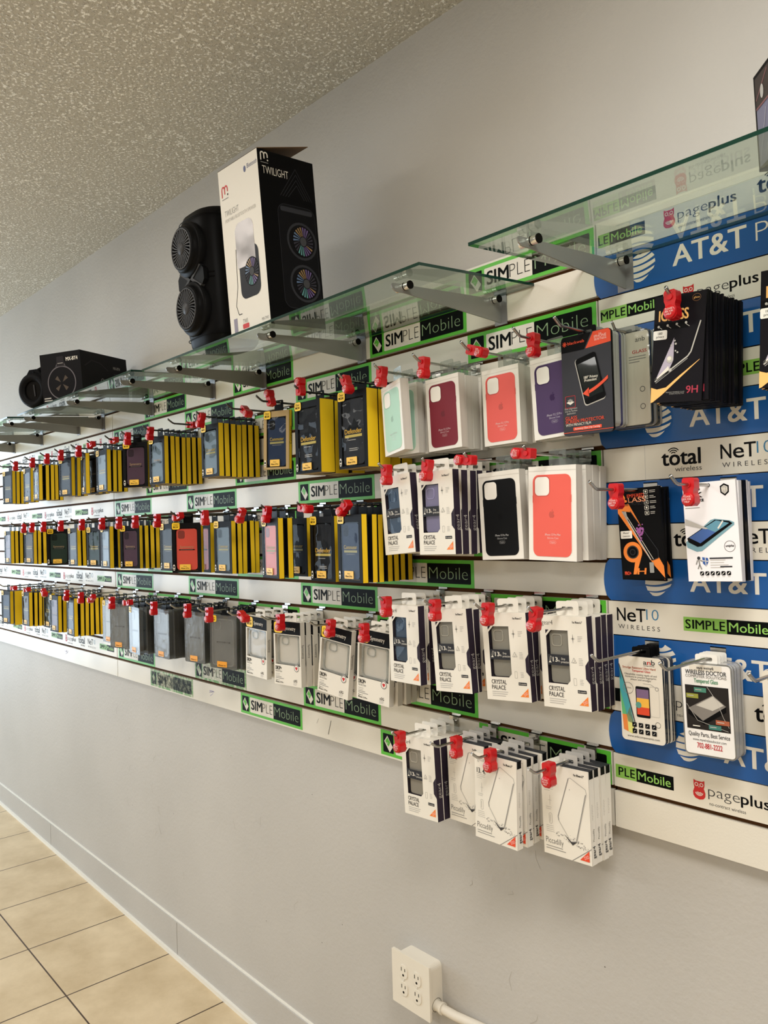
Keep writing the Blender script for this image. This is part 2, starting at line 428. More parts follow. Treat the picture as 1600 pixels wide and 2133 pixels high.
even = [-2.425, -1.775, -1.062, -.357]; odd = [-2.115, -1.426, -.712]
for k in range(16):
    xs = list(even if k % 2 == 0 else odd)
    if k == 14: xs[1] = -1.742
    for j, x in enumerate(xs):
        worn = (k == 15 and j == 0) or (k == 14 and j == 1)
        o = place_mesh('sticker', (STW if k == 15 else STH) if worn else ST, (x, 0, slat_z(k)[0]))
        how = 'smeared ' if worn else ''
        tag(o, '%sgreen and black phone sticker, %s from left on %s slat' % (how, ORD[j+1], ORD[k+1]), 'sticker', 'green stickers on the middle panel')

def owl(mb, x, z, h, y):
    s = h / 40.0
    pts = [(-11, 38), (-6, 35.5), (6, 35.5), (11, 38), (11, 28), (9.5, 22), (12.5, 14), (12, 7), (8, 2), (0, 0), (-8, 2), (-12, 7), (-12.5, 14), (-9.5, 22), (-11, 28)]
    mb.pf([(x + p[0]*s, z + p[1]*s) for p in pts][::-1], y, REDP)
    for sx in (-1, 1):
        mb.flatring(disc(x + sx*5*s, z + 29*s, 3.8*s, 14), disc(x + sx*5*s, z + 29*s, 2.4*s, 14), y - .0002, SWHITE)
    mb.pf([(x - 1*s, z + 26*s), (x, z + 23*s), (x + 1*s, z + 26*s)], y - .0002, SWHITE)
    for q in (3, 5.5, 8):
        a = disc(x, z + 16*s, (q + .7)*s, 8, a0=200, a1=340); b = disc(x, z + 16*s, (q - .7)*s, 8, a0=200, a1=340)
        mb.pf(a + b[::-1], y - .0002, SWHITE)
def brand_logos(mb, x0, xmin, xmax, y, z0):
    """repeat: SIMPLE Mobile / pageplus / total wireless / NET10, period .628, z0 = slat centre"""
    n = int((xmin - x0) / .628) - 2
    X = x0 + n * .628
    while X < xmax:
        c = lambda a, b: a < xmax - .004 and b > xmin + .004
        if c(X, X + .16):
            g0, g1 = max(X, xmin), min(X + .082, xmax)
            if g1 > g0: mb.rect(g0, g1, z0 - .0145, z0 + .0115, y, LIME)
            k0, k1 = max(X + .082, xmin), min(X + .16, xmax)
            if k1 > k0: mb.rect(k0, k1, z0 - .0145, z0 + .0115, y, SBLACK)
            word = [('S', .004, .010), ('I', .0175, .003), ('M', .0235, .016), ('P', .043, .0105), ('L', .0565, .0095), ('E', .069, .0095)]
            for ch, dx, wd in word:
                if X + dx > xmin and X + dx + wd < xmax: mb.text(ch, X + dx, z0 - .0095, .0165, y - .0002, SBLACK, width=wd, bold=.03)
            if X + .155 < xmax and X + .086 > xmin: mb.text('Mobile', X + .086, z0 - .0095, .0165, y - .0002, LIMET, width=.068, bold=.01)
        if c(X + .197, X + .34) and X + .34 < xmax + .02:
            P = X + .197
            if P > xmin: owl(mb, P + .013, z0 - .019, .038, y)
            if P + .142 < xmax:
                if P + .03 > xmin: mb.text('page', P + .030, z0 - .008, .019, y, DGREY, width=.058, bold=-.012)
                if P + .09 > xmin: mb.text('plus', P + .090, z0 - .008, .019, y, BLACK, width=.050, bold=.035)
                if P + .03 > xmin: mb.text('no-contract wireless', P + .032, z0 - .0245, .0062, y, DGREY, width=.066)
        if c(X + .374, X + .455) and X + .455 < xmax and X + .374 > xmin:
            P = X + .374
            mb.text('total', P, z0 - .009, .029, y, BLACK, width=.076, bold=.05)
            mb.text('wireless', P + .026, z0 - .0215, .0092, y, DGREY, width=.052)
            for q in (.0055, .0095, .0135):
                a = disc(P + .0235, z0 + .0095, q + .001, 8, a0=40, a1=140); b = disc(P + .0235, z0 + .0095, q - .001, 8, a0=40, a1=140)
                mb.pf(a + b[::-1], y, BLACK)
        if c(X + .488, X + .58) and X + .488 > xmin:
            P = X + .488
            for ch, dx, wd, b in (('N', 0, .019, .02), ('e', .0225, .019, .02), ('T', .0425, .020, .02)):
                if P + dx + wd < xmax: mb.text(ch, P + dx, z0 - .005, .026 if ch != 'e' else .027, y, BLACK, width=wd, bold=b)
            if P + .09 < xmax: mb.text('10', P + .064, z0 + .000, .021, y, TEALT, width=.026, bold=-.01)
            if P + .093 < xmax: mb.text('W I R E L E S S', P + .002, z0 - .0205, .0085, y, DGREY, width=.09)
        X += .628
def strip(x0, x1, k, off, label, group, logos_from=None):
    mb = MB(); zt, zb = slat_z(k); z0 = (zb - zt) / 2
    mb.box(x0, x1, -.0005, 0, zb - zt, 0, STRIPW)
    brand_logos(mb, off, logos_from or x0, x1, -.0007, z0)
    if logos_from: mb.rect(logos_from - .0008, logos_from, zb - zt, 0, -.0006, LGREY)
    o = mb.build('sign_strip', loc=(0, 0, zt)); tag(o, label, 'sign strip', group)
for j, (k, off) in enumerate([(0, -.0495), (2, -.0165), (4, .238), (6, -.245), (8, -.226), (10, .161), (12, -.087), (14, -.03)]):
    strip(.006, 1.2, k, off, 'white strip of carrier logos, %s white one from top on right panel' % ORD[j+1], 'white logo strips on the right panel', .094 if k == 6 else None)
for j, (k, off) in enumerate([(2, -2.78), (6, -2.895), (10, -2.642), (14, -2.631)]):
    strip(-4.87, SEAML - .004, k, off, 'long white logo strip on left panel, %s from top' % ORD[j+1], 'white logo strips on the left panel')
def globe(mb, x, z, r, y):
    for i, (a, b, sh) in enumerate([(.97, .72, .25), (.62, .30, .1), (.18, -.14, -.05), (-.28, -.56, .0), (-.68, -.88, .1)]):
        top, bot = [], []
        for q in range(11):
            t = -1 + 2 * q / 10
            wa = math.sqrt(max(0, 1 - a*a)) ; wb = math.sqrt(max(0, 1 - b*b))
            top.append((x + r * t * wa * .98, z + r * (a - .13 * (1 - t*t) + .10 * t)))
            bot.append((x + r * (t * wb), z + r * (b - .16 * (1 - t*t) + .16 * t * (1 if i else .5) + .03)))
        mb.pf(bot + top[::-1], y, SWHITE)
def blue_strip(k, dx, label):
    mb = MB(); zt = gz(k) + .003; zb = gz(k + 1) - .003; H = zt - zb
    pts = []
    for i in range(9):
        t = i / 8; pts.append((-.008 * math.sin(math.pi * t) + .002 + (.006 if t in (0, 1) else 0), -H * t))
    n = len(pts)
    # vinyl wraps: flat on the slat face, curling back into the grooves at both edges
    mb.extr(pts + [(1.2, -H), (1.2, 0)], -.0016, -.0002, BLUE)
    c = -H / 2 + .002
    globe(mb, .102 + dx, c - .001, .0285, -.0019)
    mb.text('AT&T', .166 + dx, c - .019, .037, -.0019, SWHITE, width=.137, bold=.04)
    mb.text('Prepaid', .319 + dx, c - .017, .034, -.0019, SWHITE, width=.16, bold=-.02)
    o = mb.build('sign_strip', loc=(0, 0, zt)); tag(o, label, 'sign strip', 'blue carrier strips on the right panel')
for j, (k, dx) in enumerate([(1, 0), (3, .018), (5, .022), (7, .012), (9, .012), (11, .014), (13, .064)]):
    blue_strip(k, dx, 'blue carrier strip with white globe, %s blue one from top on right panel' % ORD[j+1])

# ------------------------------------------------------------------ glass shelves and their brackets
TILT = math.atan(.07)
def shelf(xa, xb, dz, label):
    root = tag(empty('glass_shelf', (xa, -.004, ZT - .083 + dz)), label, 'shelf', 'glass shelves above the slatwall')
    root.rotation_euler = (TILT, 0, 0)
    D, T, L = .352, .006, xb - xa
    mb = MB(); mb.box(0, L, -D, 0, -T, 0, GLASSM, front=None, back=None, left=None, right=None); mb.build('glass_pane', root)
    mb = MB(); mb.box(0, L, -D, 0, -T, 0, EDGEG, top=None, bottom=None); mb.build('glass_edge', root, 'dark green polished edge')
shelf(-.030, 1.2, 0, 'glass shelf at right, with a dark boxed item on it')
shelf(-1.363, -.155, 0, 'middle glass shelf carrying the tall speaker box and black speaker')
shelf(-2.56, -1.44, .013, 'glass shelf at left carrying the headphone box')
shelf(-3.92, -2.70, .022, 'farthest glass shelf at left picture edge, empty')
def bracket_mesh():
    root = empty('shelf_bracket')
    mb = MB(); pr = [(0, -.097), (-.335, -.1195), (-.3385, -.124), (-.336, -.130), (-.328, -.135), (-.30, -.1345), (0, -.150)]
    mb.M = Matrix(((0, 1, 0, -.0015), (1, 0, 0, 0), (0, 0, 1, 0), (0, 0, 0, 1)))
    mb.extr(pr, 0, .003, BRKT); mb.build('blade', root)
    mb = MB(); mb.box(-.0175, .0175, -.003, -.0005, -.154, -.076, PLATE); mb.box(-.0175, .0175, -.003, .006, -.0775, -.0755, PLATE); mb.build('wall_plate', root)
    mb = MB(); mb.box(-.0015, .0015, -.0036, -.003, -.147, -.106, CHROME)
    mb.build('plate_slot', root)
    for y in (-.305, -.03):
        mb = MB(); z = -.0925 + .07 * y
        mb.tube([(-.019, y, z - .0085), (.019, y, z - .0085)], .0080, mat('bright_chrome', (236, 234, 230), .22, metal=.85), 14)
        mb.tube([(-.0085, y, z - .0085), (-.0065, y, z - .0085)], .0084, DARK, 12); mb.tube([(.0045, y, z - .0085), (.0065, y, z - .0085)], .0084, DARK, 12); mb.tube([(.0185, y, z - .0085), (.0215, y, z - .0085)], .0084, DARK, 12)
        mb.build('glass_rest', root)
    return root
b0 = bracket_mesh()
bx = [-3.805, -3.341, -2.826, -2.535, -2.044, -1.561, -1.237, -.745, -.252, .066, .62]
bl = ['under the empty shelf at left edge, left of two', 'under the empty shelf at left, middle', 'under right end of the farthest shelf', 'at left end of the headphone box shelf', 'middle of the headphone box shelf', 'at right end of the headphone box shelf', 'left of the three below the black speaker', 'middle one below the tall speaker box', 'rightmost one of the middle shelf', 'nearest one, under left end of right shelf', 'of the right shelf, beyond the picture edge']
for i, (x, l) in enumerate(zip(bx, bl)):
    o = b0 if i == 0 else dup(b0)
    o.location = (x, 0, ZT + (.022 if i < 3 else .013 if i < 6 else 0)); tag(o, 'steel glass-shelf bracket ' + l, 'bracket', 'glass shelf brackets')
for o in C.objects:
    pass

# ------------------------------------------------------------------ packages (origin at the peg hole, front face y = 0)
def tab(mb, w, ztop, zbot, y0, y1, m, hole=(.022, .007), zc=-.0005, r=.004):
    """hang tab with a slot for the hook"""
    cz_ = (ztop + zbot) / 2
    o = rrect(0, cz_, w, ztop - zbot, r, 3); i_ = rrect(0, zc, hole[0], hole[1], .003, 3)
    mb.ring(o, i_, y0, y1, m)
    return mb
def side(mb, x): mb.M = Matrix(((0, -1, 0, x), (1, 0, 0, 0), (0, 0, 1, 0), (0, 0, 0, 1)))
def flat(mb): mb.M = Matrix.Identity(4)
E_ = .0003
def lines(mb, x, z, w, n, pitch, th, m, seed=1, y=-E_):
    r = random.Random(seed)
    for i in range(n):
        mb.rect(x, x + w * r.uniform(.6, 1), z - i * pitch - th, z - i * pitch, y, m)
def otter(word, ccol, w=.107, h=.165, d=.018, drop=.024, tcol=None, frame=BLACKC, back=False, wave=True, spine_text=None, inner=None):
    root = empty('case_box'); T = -drop; x0, x1 = -w/2, w/2; B = T - h
    wx0, wx1, wz0, wz1 = x0 + .013, x1 - .013, B + .006, T - .017
    mb = MB()
    mb.flatring(rrect(0, (T+B)/2, w, h), rrect((wx0+wx1)/2, (wz0+wz1)/2, wx1-wx0, wz1-wz0), 0, frame)
    dd = min(d - .001, .015)
    for (a, b, c, e, mm) in ((wx0, wx0, wz0, wz1, BLACK), (wx1, wx1, wz0, wz1, BLACK)):
        mb.add([(a, 0, c), (a, dd, c), (a, dd, e), (a, 0, e)], [[0, 1, 2, 3]], mm)
    mb.add([(wx0, 0, wz1), (wx1, 0, wz1), (wx1, dd, wz1), (wx0, dd, wz1)], [[0, 1, 2, 3]], BLACK)
    mb.add([(wx0, 0, wz0), (wx1, 0, wz0), (wx1, dd, wz0), (wx0, dd, wz0)], [[0, 1, 2, 3]], TAN)
    mb.rect(wx0, wx1, wz0, wz1, dd, CHAR)
    mb.box(x0, x1, 0, d, B, T, BLACKC, front=None, right=None, bottom=TAN)
    lip = .0022 if d < .03 else .0012
    for (a, b, mm) in ((0, lip * .6, BLACKC), (lip * .6, d - lip, YEL), (d - lip, d, BLACKC)):
        mb.add([(x1, a, B), (x1, b, B), (x1, b, T), (x1, a, T)], [[0, 1, 2, 3]], mm)
    if spine_text:
        side(mb, x1); mb.text(spine_text, d/2 + .004, B + .07, .008, -E_, BLACK, width=.05, rot=90); flat(mb)
    # small wordmark icon at the lower left of the frame
    mb.pf(disc(x0 + .0065, B + .017, .0042, 12, .0105), -E_, SWHITE)
    mb.pf(rrect(x0 + .0065, B + .019, .0058, .006, .002), -2*E_, BLACK); mb.pf(rrect(x0 + .0065, B + .0115, .004, .003, .001), -2*E_, BLACK)
    mb.build('carton', root)
    mb = MB(); tab(mb, .036, .0075, T - .001, d - .0022, d - .0012, BLACK); mb.build('hang_tab', root, 'black plastic hang tab with a slot')
    mb = MB(); cw, ch = wx1 - wx0 - .006, wz1 - wz0 - .006
    cx, czz = 0, (wz0 + wz1) / 2
    cm = mat('case_%d_%d_%d' % ccol, ccol, 0.4)
    mb.extr(rrect(cx, czz, cw, ch, .011, 4), .0028, dd - .001, cm, smooth=False)
    dk = mat('case_dark_%d_%d_%d' % ccol, tuple(int(q * .62) for q in ccol), 0.4)
    mb.pf(rrect(wx0 + .021, wz1 - .022, .025, .027, .007), .0028 - E_, dk if not inner else inner)
    if word == 'Defender':
        tc = mat('defender_yellow', (236, 186, 40), .45)
        mb.pf([(-.026, czz + .006), (-.012, czz + .020), (-.006, czz + .017), (.004, czz + .034), (.012, czz + .022), (.017, czz + .025), (.028, czz + .006)][::-1], .0028 - E_, BLACK)
        mb.text('Defender', 0, czz - .004, .0115, .0022, tc, width=.066, align='c', bold=.03)
        mb.rect(-.033, .033, czz - .0135, czz - .007, .0022, mat('pale_yellow', (214, 190, 90), .5))
        lines(mb, -.02, czz - .019, .042, 1, .004, .0016, LGREY, 3, .0022); lines(mb, -.017, czz - .040, .036, 2, .0045, .002, LGREY, 5, .0022)
    elif word == 'Symmetry':
        tc = tcol or mat('tan_text', (190, 160, 120), .5)
        mb.text('Symmetry', 0, czz + .004, .0085, .0022, tc, width=.05, align='c')
        mb.rect(-.029, .029, czz - .003, czz + .0005, .0022, BLACK)
        lines(mb, -.022, czz - .0008, .044, 1, .003, .0008, MGREY, 2, .0020)
    else:
        tc = tcol or mat('commuter_yellow', (200, 170, 50), .45)
        mb.text(word, 0, czz + .004, .0095, .0022, tc, width=.058, align='c', bold=.02)
        mb.rect(-.029, .029, czz - .0045, czz + .001, .0022, mat('commuter_bar', (170, 160, 90), .5))
        lines(mb, -.020, czz - .008, .04, 1, .004, .0012, MGREY, 2, .0022)
    mb.build('phone_case', root)
    mb = MB(); mb.rect(wx0 + .0005, wx1 - .0005, wz0 + .0005, wz1 - .0005, .0006, FILM); mb.build('window_film', root, 'clear wavy window film')
    mb = MB(); bxx, bz = x0 + .0165, T - .010
    mb.extr(rrect(bxx, bz, .030, .024, .006), -.0012, -.0002, BLACK); mb.pf(rrect(bxx, bz, .0285, .0225, .0055), -.0013, BADGE)
    mb.text('Otter', bxx, bz + .0012, .0062, -.0016, BLACK, width=.0185, align='c'); mb.text('BOX', bxx, bz - .0065, .0055, -.0016, BLACK, width=.019, align='c', bold=.08)
    mb.build('badge', root, 'yellow rounded brand badge')
    mb = MB(); mb.extr(rrect(-.006, wz0 + .012, .040, .019, .002), -.0005, .0005, LABELY)
    mb.text('iPhone', -.006, wz0 + .0135, .0032, -.0008, DGREY, width=.012, align='c'); mb.text('iPhone 12 Pro', -.006, wz0 + .0065, .0042, -.0008, BLACK, width=.029, align='c', bold=.02)
    mb.build('size_label', root, 'yellow size label')
    return root
def clearpack(tint=False):
    root = empty('case_pack'); w, h, d, T = .116, .170, .015, -.018; B = T - h
    M_ = CLEARP; 
    mb = MB(); mb.extr(rrect(0, (T+B)/2, w, h, .006, 3), 0, d, M_, CLEARS); mb.build('clamshell', root)
    mb = MB(); tab(mb, .034, .0075, T - .006, d - .003, d - .001, BLACK); mb.box(-.02, .02, d - .006, d + .001, T - .004, T + .006, BLACKC); mb.build('hang_tab', root, 'black plastic hang tab')
    body = SMOKE2 if not tint else TINTC
    mb = MB(); o = rrect(-.004, (T+B)/2 - .002, w - .022, h - .020, .013, 4); i_ = rrect(-.004, (T+B)/2 - .002, w - .030, h - .028, .010, 4)
    mb.ring(o, i_, .002, .010, CASEE); mb.pf(i_, .006, body)
    ix, iz = -.004 - (w - .030)/2 + .018, T - .034
    mb.ring(rrect(ix, iz, .030, .032, .009), rrect(ix, iz, .026, .028, .008), .004, .007, CASEE)
    mb.rect(-.032, .026, (T+B)/2 - .004, (T+B)/2, .0035, BLACK); mb.text('SYMMETRY SERIES', -.003, (T+B)/2 - .0032, .0022, .0030, LGREY, width=.048, align='c')
    mb.build('phone_case', root, 'clear phone case inside')
    mb = MB(); bx_, bz = -w/2 + .017, T - .012
    mb.extr(rrect(bx_, bz, .024, .021, .005), -.001, -.0001, BADGE); mb.text('Otter', bx_, bz + .001, .0052, -.0013, BLACK, width=.015, align='c'); mb.text('BOX', bx_, bz - .0062, .0046, -.0013, BLACK, width=.015, align='c', bold=.08); mb.build('badge', root, 'yellow brand badge')
    mb = MB(); mb.extr(rrect(-.006, B + .014, .042, .018, .002), -.0008, -.0001, mat('orange_label', (236, 160, 50), .45))
    mb.text('iPhone 12', -.006, B + .0085, .004, -.0011, BLACK, width=.03, align='c', bold=.02); mb.build('size_label', root, 'orange size label')
    return root
CASEE = clear_mat('clear_case_rim', (232, 234, 232), 0.3, (216, 216, 212), 0.15)
SMOKE2 = clear_mat('clear_case_back', (220, 220, 218), 0.5, (172, 172, 169), 0.25, bump=0.10, bscale=35)
TINTC = clear_mat('amber_clear_case', (232, 214, 160), 0.5, (190, 165, 100), 0.25, bump=0.1, bscale=35)
def whitesym():
    root = empty('case_box'); w, h, d, T = .116, .181, .0165, -.012; B = T - h; x0, x1 = -w/2, w/2
    wx0, wx1, wz0, wz1 = x0 + .006, x1 - .004, B + .058, T - .038
    mb = MB()
    for q in ([(x0, B), (x1, B), (x1, wz0), (x0, wz0)], [(x0, wz1), (x1, wz1), (x1, T), (x0, T)], [(x0, wz0), (wx0, wz0), (wx0, wz1), (x0, wz1)], [(wx1, wz0), (x1, wz0), (x1, wz1), (wx1, wz1)]): mb.pf(q, 0, WHITE)
    mb.rect(wx0, wx1, wz0, wz1, .008, WHITE2)
    for a in (wx0, wx1): mb.add([(a, 0, wz0), (a, .012, wz0), (a, .012, wz1), (a, 0, wz1)], [[0, 1, 2, 3]], WHITE)
    mb.box(x0, x1, 0, d, B, T, WHITE, front=None, right=None)
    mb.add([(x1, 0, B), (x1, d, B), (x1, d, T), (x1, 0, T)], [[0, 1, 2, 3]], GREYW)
    mb.rect(x0 - .0002, x1 + .0002, T - .036, T, -E_, BLACKC)
    side(mb, x1)
    mb.text('Symmetry', d/2 - .003, B + .118, .0065, -E_, BLACK, width=.038, rot=-90)
    flat(mb)
    mb.text('Symmetry', x0 + .046, T - .024, .0105, -2*E_, SWHITE, width=.050, bold=.01)
    z = wz0 - .012
    mb.text('DROP+', x0 + .006, z - .004, .0105, -E_, BLACK, width=.026, bold=.04); mb.text('PROTECTION', x0 + .006, z - .0105, .0042, -E_, DGREY, width=.027)
    lines(mb, x0 + .006, z - .015, .026, 2, .0045, .0018, LGREY, 4); lines(mb, x0 + .006, z - .0235, .036, 2, .004, .0016, MGREY, 8)
    mb.text('iPhone 12', x0 + .006, B + .0105, .0034, -E_, BLACK, width=.016); mb.text('iPhone 12 Pro', x0 + .006, B + .005, .0042, -E_, BLACK, width=.032, bold=.03)
    mb.text('x3G', x1 - .033, B + .013, .0068, -E_, DGREY, width=.015, bold=.03); lines(mb, x1 - .034, B + .0115, .016, 3, .003, .0012, LGREY, 6)
    mb.build('carton', root)
    mb = MB(); hx, hz = x1 - .019, wz0 - .006
    mb.extr(disc(hx, hz, .0105, 20), -.0008, 0, WHITE2); mb.flatring(disc(hx, hz, .0098, 20), disc(hx, hz, .0083, 20), -.001, DGREY)
    mb.pf(disc(hx - .0022, hz + .0012, .0028, 10) , -.0012, REDP); mb.pf(disc(hx + .0022, hz + .0012, .0028, 10), -.0012, REDP); mb.pf([(hx - .0048, hz + .0006), (hx, hz - .006), (hx + .0048, hz + .0006)], -.00122, REDP)
    mb.build('heart_seal', root, 'round white seal with red heart')
    mb = MB(); tab(mb, .052, .0105, T - .001, d - .0012, d - .0002, WHITE, hole=(.026, .007)); mb.build('hang_tab', root)
    mb = MB(); bx_, bz = x0 + .022, T - .018
    mb.extr(rrect(bx_, bz, .036, .031, .007), -.0008, -E_ * 1.5, BADGE); mb.text('Otter', bx_, bz + .0015, .0078, -.0011, BLACK, width=.025, align='c'); mb.text('BOX', bx_, bz - .0085, .0068, -.0011, BLACK, width=.025, align='c', bold=.08); mb.build('badge', root, 'yellow brand badge')
    mb = MB(); cx = (wx0 + wx1)/2; czz = (wz0 + wz1)/2
    mb.ring(rrect(cx, czz, wx1 - wx0 - .012, wz1 - wz0 + .0, .012), rrect(cx, czz, wx1 - wx0 - .022, wz1 - wz0 - .010, .009), .003, .0075, CASEE)
    mb.pf(rrect(cx, czz, wx1 - wx0 - .022, wz1 - wz0 - .010, .009), .006, SMOKE); mb.ring(rrect(cx - .014, wz1 - .018, .030, .022, .008), rrect(cx - .014, wz1 - .018, .026, .018, .007), .004, .007, CASEE)
    mb.build('phone_case', root, 'clear phone case in the window')
    mb = MB(); mb.rect(wx0, wx1, wz0, wz1, .0004, FILM); mb.build('window_film', root)
    return root
def crystal(wincol):
    root = empty('case_box'); w, h, d, T = .109, .182, .0215, -.0135; B = T - h; x0, x1 = -w/2, w/2
    X = lambda u: x0 + u * w; Z = lambda v: T - v * h
    wx0, wx1, wz0, wz1 = X(.13), X(.60), Z(.735), Z(.155); c = .012
    # frame with an octagonal cut window: ring between outer box and window outline
    mb = MB()
    win = [(wx0, wz0), (wx1 - c*.6, wz0), (wx1, wz0 + c*.6), (wx1, wz1), (wx0 + c, wz1), (wx0, wz1 - c)]
    outer = [(x0, B), (x1, B), (x1, B + .02), (x1, T), (x0, T), (x0, T - .03)]
    mb.flatring(outer, win, 0, WHITE)
    n = len(win)
    mb.add([(p[0], 0, p[1]) for p in win] + [(p[0], .014, p[1]) for p in win], [[k, (k+1) % n, n + (k+1) % n, n + k] for k in range(n)], AUB)
    mb.pf(win, .015, AUB)
    mb.box(x0, x1, 0, d, B, T, WHITE, front=None, right=None)
    for (a, b, mm) in ((0, .0195, AUB), (.0195, d, WHITE)): mb.add([(x1, a, B), (x1, b, B), (x1, b, T), (x1, a, T)], [[0, 1, 2, 3]], mm)
    mb.pf([(x1, Z(.46)), (x1 + .0002, Z(.71)), (x1 - .008, Z(.66)), (x1 - .008, Z(.52))][::-1], -E_, AUB)
    side(mb, x1); mb.text('gear4', .0095 + .0058, Z(.72), .0105, -E_, LGREY, width=.034, rot=90, bold=-.01); flat(mb)
    mb.text('gear4', X(.05), Z(.098), .0095, -E_, DGREY, width=.026, bold=-.01); mb.text('For iPhone 6.1"', X(.71), Z(.075), .0042, -E_, DGREY, width=.022, bold=.03)
    mb.rect(wx0 - .001, wx0 + .0001, Z(.155), Z(.155) - .0001, -E_, AUB)
    mb.pf([(wx0 - .001, wz1 - .0075), (wx0 - .001, wz1 + .0005), (wx0 + .0068, wz1 + .0005)][::-1], -E_, AUB)
    # feature icons and their captions
    for i, v in enumerate((.24, .475, .70)):
        cx, cz_ = X(.70), Z(v)
        if i == 0:
            mb.pf([(cx - .005, cz_), (cx, cz_ - .0008), (cx + .005, cz_), (cx, cz_ + .0008)], -E_, DGREY); mb.pf([(cx, cz_ - .010), (cx + .0008, cz_), (cx, cz_ + .010), (cx - .0008, cz_)], -E_, DGREY)
        elif i == 1:
            mb.line([(cx - .0055, cz_ - .004), (cx, cz_ + .0055), (cx + .0055, cz_ - .004), (cx - .0055, cz_ - .004)], .0007, -E_, MGREY); mb.line([(cx - .002, cz_ - .005), (cx + .002, cz_ + .001)], .0007, -E_, MGREY)
        else:
            mb.flatring(rrect(cx, cz_, .0066, .014, .0015), rrect(cx, cz_, .0056, .013, .0012), -E_, MGREY)
        lines(mb, X(.80), cz_ + .0055, .011, 5 if i == 1 else 4, .0031, .0011, LGREY, i + 2)
    mb.pf(rrect(X(.83), Z(.80), .020, .0062, .0008), -E_, CHAR); mb.text('5G compatible', X(.83), Z(.80) - .0013, .0026, -2*E_, SWHITE, width=.017, align='c')
    mb.text('CRYSTAL', X(.13), Z(.815), .0088, -E_, DGREY, width=.037, bold=.02); mb.text('PALACE', X(.13), Z(.878), .0088, -E_, DGREY, width=.034, bold=.02)
    lines(mb, X(.13), Z(.90), .050, 3, .0042, .0016, LGREY, 9)
    mb.pf([(X(.76), Z(.945)), (X(.945), Z(.945)), (X(.945), Z(.845))], -E_, ORANGE); mb.text('D3O', X(.862), Z(.937), .0055, -2*E_, PINKW, width=.010, rot=30)
    mb.build('carton', root)
    mb = MB(); tab(mb, .052, .0145, T - .001, d - .0014, d - .0004, WHITE, hole=(.027, .0075), r=.005); mb.build('hang_tab', root, 'white hang tab with a slot')
    mb = MB(); cm = mat('case_%s' % wincol[0], wincol[1], 0.22, coat=.4)
    mb.extr(rrect((wx0 + wx1)/2 + .004, (wz0 + wz1)/2, wx1 - wx0 - .002, wz1 - wz0 - .002, .006), .005, .013, cm)
    mb.ring(rrect(wx0 + .022, wz1 - .020, .024, .024, .006), rrect(wx0 + .022, wz1 - .020, .021, .021, .005), .004, .0052, mat('case_lo_%s' % wincol[0], tuple(int(min(255, q * 1.25)) for q in wincol[1]), .3))
    mb.build('phone_case', root, '%s phone case in the window' % wincol[0])
    mb = MB(); mb.pf(win, .0005, FILM); mb.build('window_film', root)
    mb = MB(); zc = Z(.478); mb.box(wx0, wx1, -.0003, .0004, zc - .0105, zc + .0105, CHAR)
    mb.text('13', wx0 + .0135, zc - .0035, .0088, -.0006, SWHITE, width=.011, bold=.05); mb.text('ft.', wx0 + .0255, zc - .0035, .0042, -.0006, SWHITE, width=.005)
    mb.text('Drop', wx0 + .0335, zc + .0008, .0042, -.0006, SWHITE, width=.0085); mb.text('protection', wx0 + .0325, zc - .0052, .0042, -.0006, SWHITE, width=.018)
    mb.pf([(wx0 + .003, zc - .006), (wx0 + .010, zc - .006), (wx0 + .0065, zc - .002)], -.0006, SWHITE); mb.line([(wx0 + .005, zc - .002), (wx0 + .008, zc + .007), (wx0 + .0105, zc + .006), (wx0 + .0075, zc - .003)], .0005, -.0006, SWHITE)
    mb.build('window_band', root, 'dark band across the window')
    return root
